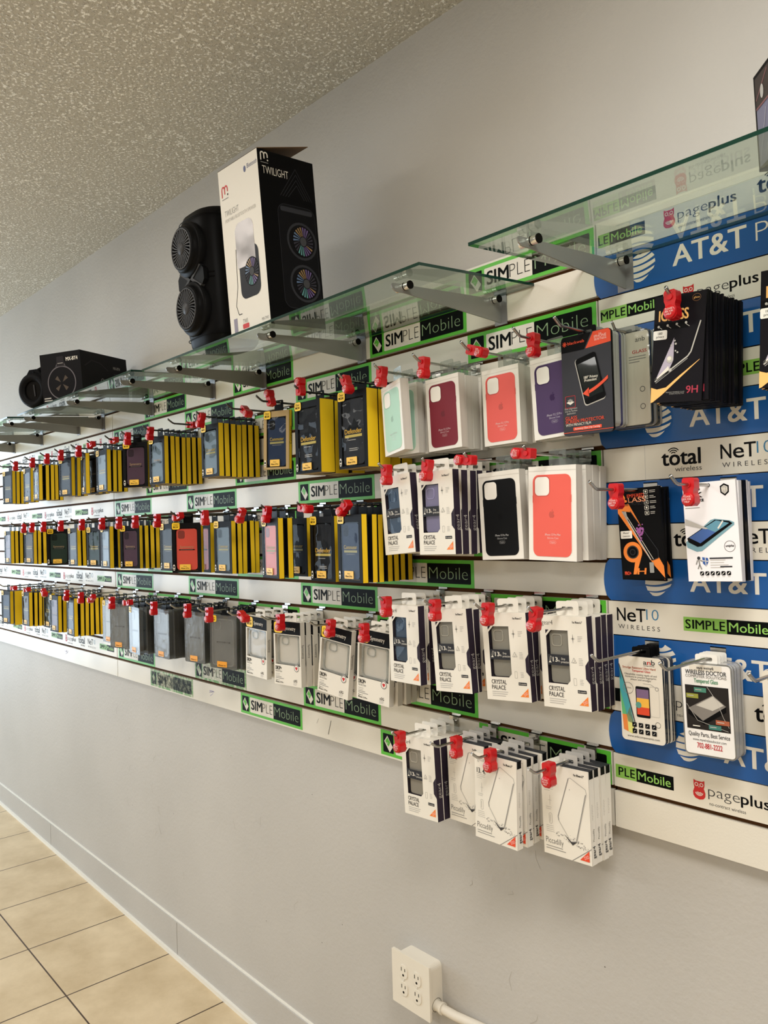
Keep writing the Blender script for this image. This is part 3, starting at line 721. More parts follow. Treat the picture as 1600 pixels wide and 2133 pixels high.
def piccadilly():
    root = empty('case_box'); w, h, d, T = .110, .180, .0185, -.0085; B = T - h; x0, x1 = -w/2, w/2
    X = lambda u: x0 + u * w; Z = lambda v: T - v * h
    mb = MB(); mb.box(x0, x1, 0, d, B, T, WHITE, right=WHITE2)
    mb.box(x0 + .038, x1 + .0004, .0012, d - .0012, T - .0002, T + .0006, CHAR)
    side(mb, x1); mb.rect(.002, d - .0025, Z(.085), T + .0004, -E_, BLACKC); mb.line([(.0005, T), (.0005, B)], .0006, -E_, LGREY)
    mb.text('gear4', d/2 + .0045, B + .012, .009, -E_, DGREY, width=.024, rot=90, bold=.03); mb.text('Piccadilly', d/2 + .003, B + .045, .0055, -E_, MGREY, width=.024, rot=90)
    lines(mb, d/2 - .003, Z(.36), .0055, 10, .0031, .0008, LGREY, 3); flat(mb)
    mb.text('gear4', X(.07), Z(.095), .0095, -E_, MGREY, width=.026, bold=-.01); mb.text('For iPhone 6.7"', X(.70), Z(.075), .0044, -E_, BLACK, width=.023, bold=.04)
    mb.text('13. 4.', X(.055), Z(.235), .0105, -E_, CHAR, width=.023, bold=.03); lines(mb, X(.05), Z(.25), .022, 3, .0038, .0009, LGREY, 2)
    cx = X(.17); cz_ = Z(.40)
    mb.line([(cx - .004, cz_), (cx + .004, cz_)], .0006, -E_, LGREY); mb.line([(cx, cz_ - .010), (cx, cz_ + .010)], .0006, -E_, LGREY); lines(mb, X(.08), Z(.475), .018, 2, .0038, .0009, LGREY, 7)
    mb.flatring(rrect(cx, Z(.60), .0075, .021, .003), rrect(cx, Z(.60), .0065, .020, .0025), -E_, MGREY); mb.line([(cx - .0008, Z(.56)), (cx - .0008, Z(.64))], .0006, -E_, MGREY); lines(mb, X(.07), Z(.68), .020, 4, .0038, .0009, LGREY, 5)
    # drawing of a clear case standing on one corner
    P = [(.60, .11), (.945, .185), (.955, .255), (.66, .79), (.58, .785), (.34, .60), (.335, .545)]
    P = [(.585, .115), (.625, .105), (.93, .195), (.95, .245), (.72, .765)]
    mb.line([(X(a), Z(b)) for a, b in P], .0013, -E_, LGREY); Q = [(.585, .115), (.335, .555), (.345, .60), (.585, .80), (.72, .775)]
    mb.line([(X(a), Z(b)) for a, b in Q[:3]], .0019, -1.5*E_, MGREY); mb.line([(X(a), Z(b)) for a, b in Q[2:]], .0014, -1.7*E_, LGREY)
    mb.line([(X(.70), Z(.78)), (X(.93), Z(.25))], .0016, -2*E_, MGREY)
    mb.pf(disc(X(.60), Z(.235), .0013, 8), -E_, LGREY)
    r = random.Random(4)
    for i in range(60):       # splash of shards drawn under the corner
        a = r.uniform(.28, .98); b = .745 + .11 * (a - .28) / .7 + r.gauss(0, .018); s_ = r.uniform(.0008, .003)
        ang = r.uniform(0, 3.1); mb.pf([(X(a) + s_ * math.cos(ang + k), Z(b) + .6 * s_ * math.sin(ang + k)) for k in (0, 2.0, 4.1)], -E_ * (1 + i * .01), r.choice([LGREY, MGREY, LGREY, DGREY]))
    mb.pf([(X(.44), Z(.735)), (X(.60), Z(.80)), (X(.72), Z(.785)), (X(.62), Z(.835))], -E_ * 1.8, DGREY)
    mb.text('Piccadilly', X(.05), Z(.875), .0115, -E_, DGREY, width=.041, bold=-.01); lines(mb, X(.05), Z(.905), .056, 2, .0048, .0014, MGREY, 3)
    mb.line([(X(.60), B), (X(1), Z(.82))], .0014, -E_, MGREY)
    mb.pf([(X(.76), Z(.965)), (X(.955), Z(.965)), (X(.955), Z(.845))], -2*E_, OREDP); mb.text('D3O', X(.865), Z(.95), .006, -3*E_, PINKW, width=.011, rot=28)
    mb.build('carton', root)
    mb = MB(); tab(mb, .042, .0125, T - .001, d - .0014, d - .0004, LGREY, hole=(.024, .0075), r=.003); mb.build('hang_tab', root, 'grey hang tab with a slot')
    return root
def apple_logo(mb, x, z, s, y, m):
    pts = [(0, 6.2), (1.5, 7), (3.6, 6.9), (5.2, 5.6), (4.2, 4.2), (3.9, 2.4), (4.5, .6), (5.9, -.5), (5.0, -2.9), (3.4, -4.9), (2, -5.3), (0, -4.6), (-2, -5.3), (-3.6, -4.9), (-5.4, -2), (-6, 1.2), (-5.4, 4.2), (-3.8, 6.3), (-1.8, 7)]
    mb.pf([(x + a*s, z + (b - 1)*s) for a, b in pts][::-1], y, m); mb.pf([(x + a*s, z + (b - 1)*s) for a, b in [(.1, 7.4), (.6, 9.4), (2.6, 10.8), (2.4, 8.8)]][::-1], y, m)
def apple(ccol, maxi=False, name=''):
    root = empty('case_box'); w, h, d, T = (.111, .187, .0215, -.021) if maxi else (.101, .165, .0215, -.0265); B = T - h; x0, x1 = -w/2, w/2
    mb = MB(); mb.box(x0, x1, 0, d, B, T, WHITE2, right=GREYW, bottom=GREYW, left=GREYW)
    side(mb, x1)
    for yy in (.004, d - .004): mb.line([(yy, B), (yy, T)], .0004, -E_, LGREY)
    flat(mb); mb.line([(x0, T - .0095), (x1, T - .0095)], .0004, -E_, LGREY); mb.build('carton', root)
    cm = mat('silicone_%d_%d_%d' % ccol, ccol, .6); dk = mat('silicone_dk_%d_%d_%d' % ccol, tuple(int(q * .86) for q in ccol), .55); lt = mat('silicone_tx_%d_%d_%d' % ccol, tuple(min(255, int(q * .35 + 160)) for q in ccol), .55)
    cw, ch = w * .80, h * .865; cz_ = B + h * .475; r = .0135
    mb = MB(); mb.extr(rrect(0, cz_, cw, ch, r, 6), -.0008, 0, cm); y = -.0008
    for sx in (-1, 1): mb.box(sx * cw/2 - .0007, sx * cw/2 + .0007, y, 0, cz_ + ch * .16, cz_ + ch * .25, cm)
    q = .0335 if maxi else .031; cx, c2 = -cw/2 + q/2 + .0055, cz_ + ch/2 - q/2 - .006
    mb.flatring(rrect(cx, c2, q + .004, q * 1.1 + .004, .0105, 6), rrect(cx, c2, q, q * 1.1, .0085, 6), y - .0001, dk)
    mb.pf(rrect(cx, c2, q, q * 1.1, .0085, 6), y - .0002, WHITE2)
    apple_logo(mb, 0, cz_ + .002, .00105, y - .0002, dk)
    t = 'iPhone 12 Pro Max' if maxi else 'iPhone 12 | 12 Pro'
    mb.text(t, .002, cz_ - ch * .245, .0042, y - .0002, lt, width=.036, align='c', bold=.025); mb.text('Silicone Case', .002, cz_ - ch * .285, .0038, y - .0002, lt, width=.026, align='c')
    zc = cz_ - ch * .325; mb.flatring(rrect(.002, zc, .0155, .0062, .0031, 4), rrect(.002, zc, .0148, .0055, .0027, 4), y - .0002, lt); mb.text('MagSafe', .002, zc - .0012, .0026, y - .0002, lt, width=.0105, align='c')
    mb.build('phone_case', root, name + ' silicone case printed with small white text')
    mb = MB(); tab(mb, .040, .013, T - .001, d - .0012, d - .0004, TABCL, hole=(.024, .007)); mb.build('hang_tab', root, 'clear plastic hang tab')
    return root
def card(name, w, h, d, T, face, sidem, r=.0, hole=True):
    """flat screen-protector pack: returns root, builder, X, Z"""
    root = empty(name); B = T - h; x0 = -w/2
    mb = MB()
    if r: mb.extr(rrect(0, (T+B)/2, w, h, r, 4), 0, d, face, sidem)
    else: mb.box(x0, -x0, 0, d, B, T, sidem, front=face)
    if hole: mb.pf(disc(0, 0, .0035, 12), -E_, DARK)
    return root, mb, (lambda u: x0 + u * w), (lambda v: T - v * h)
SHELL = clear_mat('grey_shell_edge', (215, 215, 213), 0.7, (206, 204, 200), 0.15)
SHELLD = clear_mat('dark_shell_edge', (110, 112, 114), 0.6, (74, 76, 78), 0.15)
SHELLB = clear_mat('blue_shell_edge', (90, 90, 150), 0.6, (66, 66, 128), 0.15)
SHELLF = clear_mat('shell_front', (240, 240, 238), 0.06, (225, 225, 222), 0.06, bump=0.1, bscale=30)
WARMW = mat('cream_card', (222, 214, 200), .45)
def blackweb():
    root, mb, X, Z = card('screen_protector_pack', .109, .193, .006, -.002, mat('slate_card', (62, 62, 68), .38), BLACK, .007, False)
    mb.pf([(X(0), Z(.16)), (X(0), Z(.04)), (X(.04), Z(.004)), (X(.62), Z(.004)), (X(.5), Z(.13)), (X(.47), Z(.16))], -E_, BLACKC)
    mb.pf([(X(.5), Z(.155)), (X(1), Z(.135)), (X(1), Z(.03)), (X(.96), Z(.004)), (X(.66), Z(.004))], -E_*1.2, OREDP)
    mb.text('blackweb', X(.14), Z(.088), .0058, -2*E_, OREDP, width=.037, bold=.02)
    for a in (0, 45, 90, 135): mb.line([(X(.075) - .005*math.cos(R_(a)), Z(.075) - .005*math.sin(R_(a))), (X(.075) + .005*math.cos(R_(a)), Z(.075) + .005*math.sin(R_(a)))], .0012, -2*E_, OREDP)
    mb.text('FOR', X(.80), Z(.045), .0028, -2*E_, PINKW, width=.006, align='c'); mb.text('IPHONE', X(.80), Z(.072), .0052, -2*E_, PINKW, width=.026, align='c'); mb.text('SE/8/7/6S/6', X(.80), Z(.098), .0042, -2*E_, PINKW, width=.026, align='c')
    # phone picture, tilted
    def rot(pts, a, cx, cy): return [(cx + (p[0]*math.cos(a) - p[1]*math.sin(a)), cy + (p[0]*math.sin(a) + p[1]*math.cos(a))) for p in pts]
    a = R_(13); cx, cy = X(.58), Z(.46)
    mb.pf(rot(rrect(-.001, -.0005, .047, .094, .006), a, cx, cy), -2*E_, LGREY); mb.pf(rot(rrect(.0005, .0005, .046, .092, .006), a, cx, cy), -3*E_, BLACK)
    mb.pf(rot(rrect(0, .001, .040, .070, .001), a, cx, cy), -3.5*E_, mat('phone_screen', (20, 26, 26), .12, coat=.5)); mb.pf(rot(disc(0, -.0395, .0042, 14), a, cx, cy), -4*E_, BLACKC)
    mb.text('180° Privacy', X(.46), Z(.455), .005, -5*E_, SWHITE, width=.030, bold=.03); mb.text('Protection', X(.47), Z(.485), .005, -5*E_, SWHITE, width=.026, bold=.03)
    up = [(X(.53 + .40*t), Z(.575 - .12*t + .05*t*(1-t))) for t in [i/8 for i in range(9)]]; dn = [(p[0], p[1] - .0065) for p in up]
    mb.pf(dn + up[::-1], -5*E_, OREDP); mb.pf([(X(.42), Z(.60)), (X(.55), Z(.545)), (X(.55), Z(.635))][::-1], -5*E_, OREDP)
    mb.flatring(rrect(X(.16), Z(.66), .023, .023, .002), rrect(X(.16), Z(.66), .0215, .0215, .0015), -2*E_, REDP)
    mb.pf([(X(.08), Z(.665)), (X(.16), Z(.645)), (X(.24), Z(.665)), (X(.16), Z(.69))][::-1], -2*E_, SWHITE); mb.pf([(X(.10), Z(.645)), (X(.16), Z(.63)), (X(.22), Z(.645)), (X(.16), Z(.665))][::-1], -3*E_, MGREY)
    for i, t in enumerate(('Easy alignment', 'tray for flawless', 'application')): mb.text(t, X(.17), Z(.735 + .024*i), .0034, -2*E_, LGREY, width=.028 if i < 2 else .020, align='c')
    mb.text('GLASS', X(.05), Z(.838), .0064, -2*E_, OREDP, width=.026, bold=.01); mb.text('SCREEN PROTECTOR', X(.05), Z(.875), .0064, -2*E_, OREDP, width=.085, bold=.01); mb.text('WITH PRIVACY FILM', X(.05), Z(.905), .005, -2*E_, SWHITE, width=.056)
    mb.pf(rrect(X(.49), Z(.936), .062, .0062, .001), -2*E_, OREDP); mb.text('Accessory Glass 2 by Corning', X(.49), Z(.936) - .0015, .0036, -3*E_, PINKW, width=.055, align='c', bold=.03)
    mb.line([(X(.0), Z(.968)), (X(1), Z(.968))], .0011, -2*E_, OREDP)
    mb.build('card_pack', root)
    mb = MB(); tab(mb, .040, .012, -.006, .0065, .0075, BLACK, zc=.001); mb.build('hang_tab', root, 'black plastic hang tab')
    return root
def shellpack(sm, inner, marks=True, d=.0068, w=.098, h=.182):
    root, mb, X, Z = card('screen_protector_pack', w, h, d, -.001, SHELLF, sm, .009, False)
    mb.build('shell', root)
    mb = MB(); mb.extr(rrect(0, -.001 - h/2, w - .005, h - .005, .007), .0012, .003, inner)
    if marks:
        for (u, v) in ((.82, .62), (.30, .62), (.82, .80)): mb.flatring(disc(X(u), Z(v), .0055, 14), disc(X(u), Z(v), .0043, 14), .0009, DGREY)
        mb.text('anb', X(.80), Z(.12), .009, .0009, DGREY, width=.02, align='c'); mb.text('GLASS', X(.78), Z(.24), .006, .0009, REDP, width=.03, align='c', bold=.03); lines(mb, X(.55), Z(.27), .036, 3, .005, .0016, MGREY, 2, .0009)
    mb.build('insert_card', root)
    mb = MB(); tab(mb, .036, .011, -.006, d - .001, d, mat('grey_tab', (150, 148, 144), .4), zc=.001); mb.build('hang_tab', root)
    return root
def iglass():
    root, mb, X, Z = card('screen_protector_pack', .090, .178, .0046, .011, mat('black_gloss_card', (24, 22, 26), .3), BLACK)
    PEACH = mat('peach_print', (242, 184, 108), .45); LIL = mat('lilac_print', (176, 166, 182), .4)
    mb.text('IGLASS', X(.10), Z(.235), .0175, -E_, PEACH, width=.052, bold=.05)
    mb.flatring(disc(X(.82), Z(.055), .0075, 16, .0062), disc(X(.82), Z(.055), .0068, 16, .0055), -E_, mat('bronze_print', (120, 84, 50), .4)); mb.text('glass', X(.82), Z(.062), .003, -E_, PEACH, width=.010, align='c')
    mb.rect(X(.02), X(.68), Z(.32), Z(.255), -E_, BLACK)
    for i in range(4): mb.pf(disc(X(.10 + .18*i), Z(.285 - .004*i), .0022, 8), -2*E_, LGREY); mb.line([(X(.10 + .18*i), Z(.285)), (X(.17 + .18*i), Z(.31))], .0008, -2*E_, LGREY)
    mb.pf([(X(.09), Z(.775)), (X(.42), Z(.40)), (X(.425), Z(.61)), (X(.36), Z(.68))][::1], -E_, LIL)
    mb.pf([(X(.09), Z(.775)), (X(.33), Z(.66)), (X(.36), Z(.71)), (X(.10), Z(.79))], -2*E_, SWHITE)
    mb.line([(X(.07), Z(.80)), (X(.70), Z(.585)), (X(.76), Z(.545)), (X(.92), Z(.27))], .0022, -2*E_, LGREY); mb.line([(X(.07), Z(.785)), (X(.10), Z(.765))], .003, -2*E_, DGREY); mb.line([(X(.09), Z(.815)), (X(.70), Z(.605))], .0012, -2*E_, MGREY)
    for (u, v, r) in ((.355, .60, .006), (.44, .43, .0015), (.46, .46, .0018), (.37, .47, .0013), (.46, .525, .0014), (.50, .54, .0016), (.37, .70, .003)): mb.pf(disc(X(u), Z(v), r, 12), -3*E_, LGREY)
    mb.pf(disc(X(.345), Z(.592), .0035, 12), -4*E_, SWHITE)
    top = [(X(u), Z(v)) for u, v in ((0, .855), (.12, .875), (.30, .86), (.55, .76), (.93, .62))]; bot = [(X(u), Z(v)) for u, v in ((0, 1), (.04, .995), (.22, .93), (.52, .80), (.93, .625))]
    mb.pf(bot + top[::-1], -E_, PEACH)
    mb.pf(rrect(X(.14), Z(.365), .025, .0155, .0025), -3*E_, WHITE2); mb.text('180', X(.14), Z(.36), .004, -4*E_, BLACK, width=.008, align='c'); mb.text('privacy', X(.14), Z(.39), .004, -4*E_, BLACK, width=.014, align='c')
    mb.text('PREMIUM TEMPERED GLASS', X(.30), Z(.915), .0022, -E_, MGREY, width=.033); mb.text('SCREEN PROTECTOR', X(.37), Z(.93), .0022, -E_, MGREY, width=.026); mb.text('9H', X(.70), Z(.925), .012, -E_, mat('magenta_print', (170, 50, 70), .45), width=.020, bold=.03)
    mb.build('card_pack', root)
    return root
def orange9h():
    root, mb, X, Z = card('screen_protector_pack', .088, .172, .007, .004, BLACK, BLACKC)
    OG = mat('orange_foil', (238, 132, 50), .4)
    mb.pf([(X(.02), Z(0)), (X(.10), Z(0)), (X(.98), Z(.86)), (X(.99), Z(.99)), (X(.78), Z(.86)), (X(.0), Z(.26))], -E_, OG)
    mb.pf([(X(.10), Z(.24)), (X(.30), Z(.26)), (X(.88), Z(.70)), (X(.88), Z(.775)), (X(.72), Z(.80))], -2*E_, BLACK)
    mb.line([(X(.11), Z(.245)), (X(.70), Z(.79))], .0022, -3*E_, LGREY); mb.line([(X(.15), Z(.245)), (X(.76), Z(.785))], .0009, -3*E_, SWHITE)
    mb.pf([(X(.12), Z(.25)), (X(.20), Z(.25)), (X(.24), Z(.36)), (X(.17), Z(.30))], -3*E_, LGREY)
    r = random.Random(3)
    for i in range(26): mb.pf(disc(X(.50 + r.gauss(0, .035)), Z(.475 + r.gauss(0, .03)), r.uniform(.0012, .0028), 7), -E_ * (4 + i * .02), mat('lilac_flower', (150, 84, 150), .45))
    mb.line([(X(.74), Z(.795)), (X(.88), Z(.77)), (X(.88), Z(.69)), (X(.30), Z(.25))], .0012, -4*E_, CHAR)
    mb.text('G', X(.06), Z(.165), .022, -3*E_, BLACK, width=.019, bold=.01); mb.text('EMPERED', X(.25), Z(.10), .0068, -3*E_, OREDP, width=.035); mb.text('LASS', X(.27), Z(.152), .0088, -3*E_, mat('salmon_print', (226, 150, 110), .45), width=.036, bold=.04); mb.text('SCREEN PROTECTOR', X(.08), Z(.185), .0058, -3*E_, CHAR, width=.055)
    for i in range(5):
        z = Z(.05 + .058*i); mb.flatring(rrect(X(.69), z, .0085, .0075, .001), rrect(X(.69), z, .0072, .0062, .0008), -2*E_, SWHITE); mb.pf(disc(X(.69), z, .0018, 8), -2*E_, SWHITE); lines(mb, X(.77), z + .0022, .013, 2, .003, .0011, LGREY, i)
    mb.pf(rrect(X(.17), Z(.505), .024, .0145, .0015), -3*E_, WHITE2); mb.text('iPhone7', X(.17), Z(.495), .0034, -4*E_, DGREY, width=.013, align='c'); mb.text('CHANGED', X(.17), Z(.53), .0028, -4*E_, DGREY, width=.015, align='c')
    cx, cz_ = X(.29), Z(.70)
    mb.flatring(disc(cx, cz_, .0195, 28), disc(cx, cz_, .0125, 28), -2*E_, OG); mb.flatring(disc(cx, cz_, .012, 28), disc(cx, cz_, .0105, 28), -2*E_, DGREY); mb.pf(disc(cx, cz_, .0075, 20), -2*E_, BLACKC); mb.flatring(disc(cx, cz_, .0058, 20), disc(cx, cz_, .0045, 20), -3*E_, CHAR)
    mb.pf([(cx + .004, cz_ - .016), (cx + .0185, cz_ - .006), (X(.345), Z(.945)), (X(.27), Z(.945))][::-1], -1.5*E_, OG)
    mb.text('H', X(.37), Z(.945), .0115, -2*E_, OG, width=.017, bold=.05, slant=.15); mb.text('PRO+', X(.07), Z(.95), .0065, -2*E_, OREDP, width=.013, bold=.05)
    mb.pf(rrect(X(.71), Z(.875), .0085, .0195, .001), -3*E_, CHROME)
    mb.build('card_pack', root)
    return root
def white9h(dark=False):
    f = mat('cool_white_card', (240, 236, 238), .4) if not dark else BLACK
    root, mb, X, Z = card('screen_protector_pack', .093, .171, .0062 if not dark else .013, .006, f, mat('white_edge', (214, 210, 210), .5) if not dark else BLACK)
    if not dark:
        mb.text('KEEP', X(.12), Z(.10), .008, -E_, BLACK, width=.02, bold=.04); mb.text('X', X(.18), Z(.15), .009, -E_, BLACK, width=.018, bold=.05); mb.text('SCREEN PROTECTOR', X(.03), Z(.195), .0052, -E_, BLACK, width=.034, bold=.05)
        lines(mb, X(.03), Z(.225), .032, 2, .0042, .0012, MGREY, 3)
        sh = [(X(.79), Z(.03)), (X(.88), Z(.055)), (X(.875), Z(.12)), (X(.80), Z(.155)), (X(.72), Z(.12)), (X(.715), Z(.055))]
        mb.pf(sh[::-1], -E_, BLACK); cx, cz_ = X(.797), Z(.092); mb.pf([(cx + (p[0]-cx)*.72, cz_ + (p[1]-cz_)*.72) for p in sh][::-1], -2*E_, LGREY); mb.text('9H', cx, Z(.105), .0055, -3*E_, SWHITE, width=.010, align='c', bold=.04)
        PH = mat('photo_blue', (66, 98, 160), .35); PT2 = mat('photo_teal', (96, 146, 166), .35)
        mb.pf([(X(.0), Z(.60)), (X(.02), Z(.655)), (X(.20), Z(.70)), (X(.30), Z(.695)), (X(.93), Z(.445)), (X(.93), Z(.42)), (X(.85), Z(.40)), (X(.58), Z(.375)), (X(.50), Z(.385))], -E_, mat('phone_rim', (120, 160, 172), .35))
        mb.pf([(X(.03), Z(.56)), (X(.05), Z(.60)), (X(.22), Z(.65)), (X(.30), Z(.645)), (X(.90), Z(.43)), (X(.84), Z(.405)), (X(.58), Z(.385))], -2*E_, BLACK)
        mb.pf([(X(.07), Z(.555)), (X(.28), Z(.615)), (X(.58), Z(.51)), (X(.37), Z(.46))], -3*E_, PH); mb.pf([(X(.37), Z(.46)), (X(.58), Z(.51)), (X(.84), Z(.425)), (X(.60), Z(.392))], -3*E_, PT2)
        mb.pf([(X(.02), Z(.36)), (X(.45), Z(.47)), (X(.40), Z(.475)), (X(.01), Z(.42))][::-1], -4*E_, LGREY); mb.line([(X(.73), Z(.40)), (X(.63), Z(.475))], .0026, -4*E_, SWHITE)
        mb.flatring(disc(X(.82), Z(.655), .0095, 22), disc(X(.82), Z(.655), .0088, 22), -E_, DGREY); mb.text('unipha', X(.82), Z(.66), .004, -E_, BLACK, width=.014, align='c', bold=.04, slant=.1)
        sh = [(X(.29), Z(.755)), (X(.40), Z(.765)), (X(.41), Z(.80)), (X(.36), Z(.85)), (X(.30), Z(.82))]; mb.pf(sh[::-1], -E_, mat('shield_blue', (52, 90, 160), .4))
        mb.line([(X(.29), Z(.79)), (X(.41), Z(.80))], .0014, -2*E_, SWHITE); mb.line([(X(.35), Z(.76)), (X(.36), Z(.845))], .0014, -2*E_, SWHITE)
        mb.pf(disc(X(.225), Z(.765), .003, 10), -E_, CHAR)
        for a, b in (((.225, .78), (.235, .83)), ((.235, .83), (.20, .875)), ((.235, .83), (.27, .88)), ((.20, .785), (.17, .83)), ((.25, .785), (.30, .80))): mb.line([(X(a[0]), Z(a[1])), (X(b[0]), Z(b[1]))], .0022, -E_, MGREY)
        mb.rect(X(.43), X(.86), Z(.777), Z(.762), -E_, CHAR); lines(mb, X(.44), Z(.785), .036, 4, .0042, .0012, LGREY, 7); mb.rect(X(.62), X(.84), Z(.862), Z(.848), -E_, CHAR)
        for i in range(6): mb.pf(rrect(X(.27 + .10*i), Z(.92), .0072, .0072, .002), -E_, BLACKC); mb.line([(X(.27 + .10*i) - .002, Z(.92) - .002), (X(.27 + .10*i) + .002, Z(.92) + .002)], .001, -2*E_, WHITE2); mb.rect(X(.245 + .10*i), X(.295 + .10*i), Z(.955), Z(.95), -E_, LGREY)
    mb.build('card_pack', root)
    return root
def anb():
    root, mb, X, Z = card('screen_protector_pack', .089, .160, .0058, -.010, WARMW, SHELLD, .008, False)
    for pts, c in (([(0, .12), (.0, .40), (.10, .62), (.16, .78), (.30, .80), (.22, .55), (.08, .25)], (70, 160, 170)), ([(0, .40), (.03, .70), (.14, .70), (.10, .62)], (96, 180, 120)), ([(.03, .70), (.05, .88), (.16, .90), (.14, .70)], (226, 130, 60)), ([(.14, .70), (.16, .90), (.26, .92), (.30, .80), (.22, .60)], (214, 210, 120)), ([(0, .12), (0, .25), (.05, .30)], (60, 110, 180))):
        mb.pf([(X(a), Z(b)) for a, b in pts], -E_, mat('swoosh_%d' % c[0], c, .4))
    mb.line([(X(.0), Z(.1)), (X(.12), Z(.32)), (X(.24), Z(.58)), (X(.33), Z(.80)), (X(.27), Z(.9))], .0022, -2*E_, DGREY)
    mb.flatring(disc(X(.20), Z(.38), .011, 22), disc(X(.20), Z(.38), .0102, 22), -2*E_, MGREY); mb.text('ORIGINAL', X(.20), Z(.385), .0028, -2*E_, MGREY, width=.015, align='c')
    mb.text('a', X(.58), Z(.085), .0085, -E_, CHAR, width=.007, bold=.02); mb.text('n', X(.67), Z(.085), .0085, -E_, REDP, width=.007, bold=.03); mb.text('b', X(.765), Z(.085), .0095, -E_, CHAR, width=.007, bold=.02); mb.text('components', X(.58), Z(.105), .0028, -E_, CHAR, width=.022)
    mb.text('Smudge Resistant Ultra Hard', X(.47), Z(.145), .0042, -E_, mat('brick_text', (178, 96, 70), .5), width=.068, align='c', bold=.02); mb.text('Tempered Glass', X(.52), Z(.18), .0042, -E_, REDP, width=.038, align='c', bold=.02)
    for i, t in enumerate(('Oleophobic coating repels oil and', 'moisture to prevent fingerprint', 'smears and smudges')): mb.text(t, X(.50), Z(.222 + .030*i), .0036, -E_, DGREY, width=(.066, .064, .042)[i], align='c')
    mb.pf(rrect(X(.53), Z(.53), .0285, .058, .003), -E_, BLACKC)
    for a, b, c in ((.0, .35, (120, 96, 130)), (.35, .7, (236, 180, 70)), (.7, 1, (214, 70, 40))): mb.rect(X(.53) - .0125, X(.53) + .0125, Z(.53) + .024 - .048*b, Z(.53) + .024 - .048*a, -2*E_, mat('poster_%d' % c[0], c, .4))
    mb.pf(disc(X(.53) - .009, Z(.53) - .006, .006, 14), -3*E_, mat('poster_teal', (90, 150, 140), .4))
    mb.flatring(rrect(X(.80), Z(.51), .019, .056, .003), rrect(X(.80), Z(.51), .018, .055, .0025), -2*E_, LGREY); mb.flatring(disc(X(.86), Z(.36), .0035, 12), disc(X(.86), Z(.36), .0026, 12), -E_, MGREY); mb.line([(X(.55), Z(.31)), (X(.74), Z(.315)), (X(.84), Z(.35))], .0006, -E_, MGREY); mb.flatring(disc(X(.85), Z(.775), .0055, 14), disc(X(.85), Z(.775), .0048, 14), -E_, DGREY)
    for i in range(8): mb.pf(rrect(X(.31 + .15*(i % 4)), Z(.805 + .075*(i // 4)), .009, .0085, .0008), -3*E_, BLACKC); mb.line([(X(.29 + .15*(i % 4)), Z(.815 + .075*(i // 4))), (X(.33 + .15*(i % 4)), Z(.795 + .075*(i // 4)))], .001, -4*E_, LGREY)
    mb.text('www.anbcomponents.com', X(.50), Z(.958), .0042, -E_, DGREY, width=.066, align='c')
    mb.build('card_pack', root)
    mb = MB(); tab(mb, .036, .008, -.013, .0050, .0056, BLACK); mb.build('hang_tab', root, 'black hang tab')
    return root
def wdoc():
    root, mb, X, Z = card('screen_protector_pack', .093, .164, .0064, -.007, SHELLF, SHELL, .009, False); mb.build('shell', root)
    mb = MB(); mb.extr(rrect(0, -.007 - .082, .088, .158, .006), -.0004, .003, mat('ivory_card', (236, 232, 228), .45)); y = -.0007; k = .00025
    mb.pf(rrect(X(.50), Z(.055), .058, .011, .001), y, WARMW); mb.text('iphone 6/6s', X(.66), Z(.045), .0046, y - k, DGREY, width=.03, bold=.04, rot=180)
    mb.text('WIRELESS DOCTOR', X(.5), Z(.125), .0076, y, CHAR, width=.074, align='c', bold=.03); mb.text('COMPUTER SOLUTIONS', X(.5), Z(.16), .0048, y, MGREY, width=.074, align='c', bold=.02); mb.text('Tempered Glass', X(.5), Z(.215), .0074, y, mat('green_text', (74, 142, 100), .5), width=.043, align='c', bold=.03)
    mb.rect(X(.08), X(.92), Z(.715), Z(.245), y, mat('photo_dark', (44, 40, 38), .35))
    mb.pf([(X(.12), Z(.50)), (X(.62), Z(.335)), (X(.86), Z(.44)), (X(.40), Z(.62))], y - k, mat('photo_grey', (128, 122, 116), .3)); mb.pf([(X(.28), Z(.46)), (X(.62), Z(.345)), (X(.82), Z(.43)), (X(.60), Z(.50))], y - 2*k, mat('photo_light', (196, 190, 180), .3))
    mb.pf([(X(.12), Z(.50)), (X(.40), Z(.62)), (X(.86), Z(.44)), (X(.86), Z(.50)), (X(.42), Z(.66)), (X(.12), Z(.56))][::-1], y - 2*k, BLACK); mb.line([(X(.10), Z(.45)), (X(.30), Z(.62)), (X(.88), Z(.70))], .0007, y - 3*k, LGREY); mb.line([(X(.52), Z(.25)), (X(.70), Z(.40)), (X(.80), Z(.56)), (X(.90), Z(.66))], .0007, y - 3*k, LGREY)
    for (u, v, wd, c) in ((.38, .29, .022, (70, 130, 110)), (.22, .36, .022, (150, 150, 60)), (.78, .615, .024, (170, 90, 60)), (.63, .675, .022, (60, 120, 110))): mb.rect(X(u) - wd/2, X(u) + wd/2, Z(v) - .004, Z(v) + .004, y - 3*k, mat('chip_%d' % c[0], c, .45)); lines(mb, X(u) - wd*.4, Z(v) + .001, wd*.8, 1, .002, .0014, LGREY, 1, y - 4*k)
    lines(mb, X(.20), Z(.675), .020, 1, .002, .0018, SWHITE, 1, y - 3*k)
    mb.text('Quality Parts, Best Service', X(.5), Z(.79), .0076, y, DGREY, width=.074, align='c', bold=.01); mb.text('www.mywirelessdoctor.com', X(.5), Z(.84), .0046, y, DGREY, width=.060, align='c'); mb.text('702-881-2222', X(.5), Z(.915), .0092, y, mat('crimson_text', (190, 36, 48), .5), width=.045, align='c', bold=.03)
    mb.build('insert_card', root)
    mb = MB(); tab(mb, .040, .008, -.010, .0056, .0062, WHITE2); mb.build('hang_tab', root, 'white hang tab')
    return root
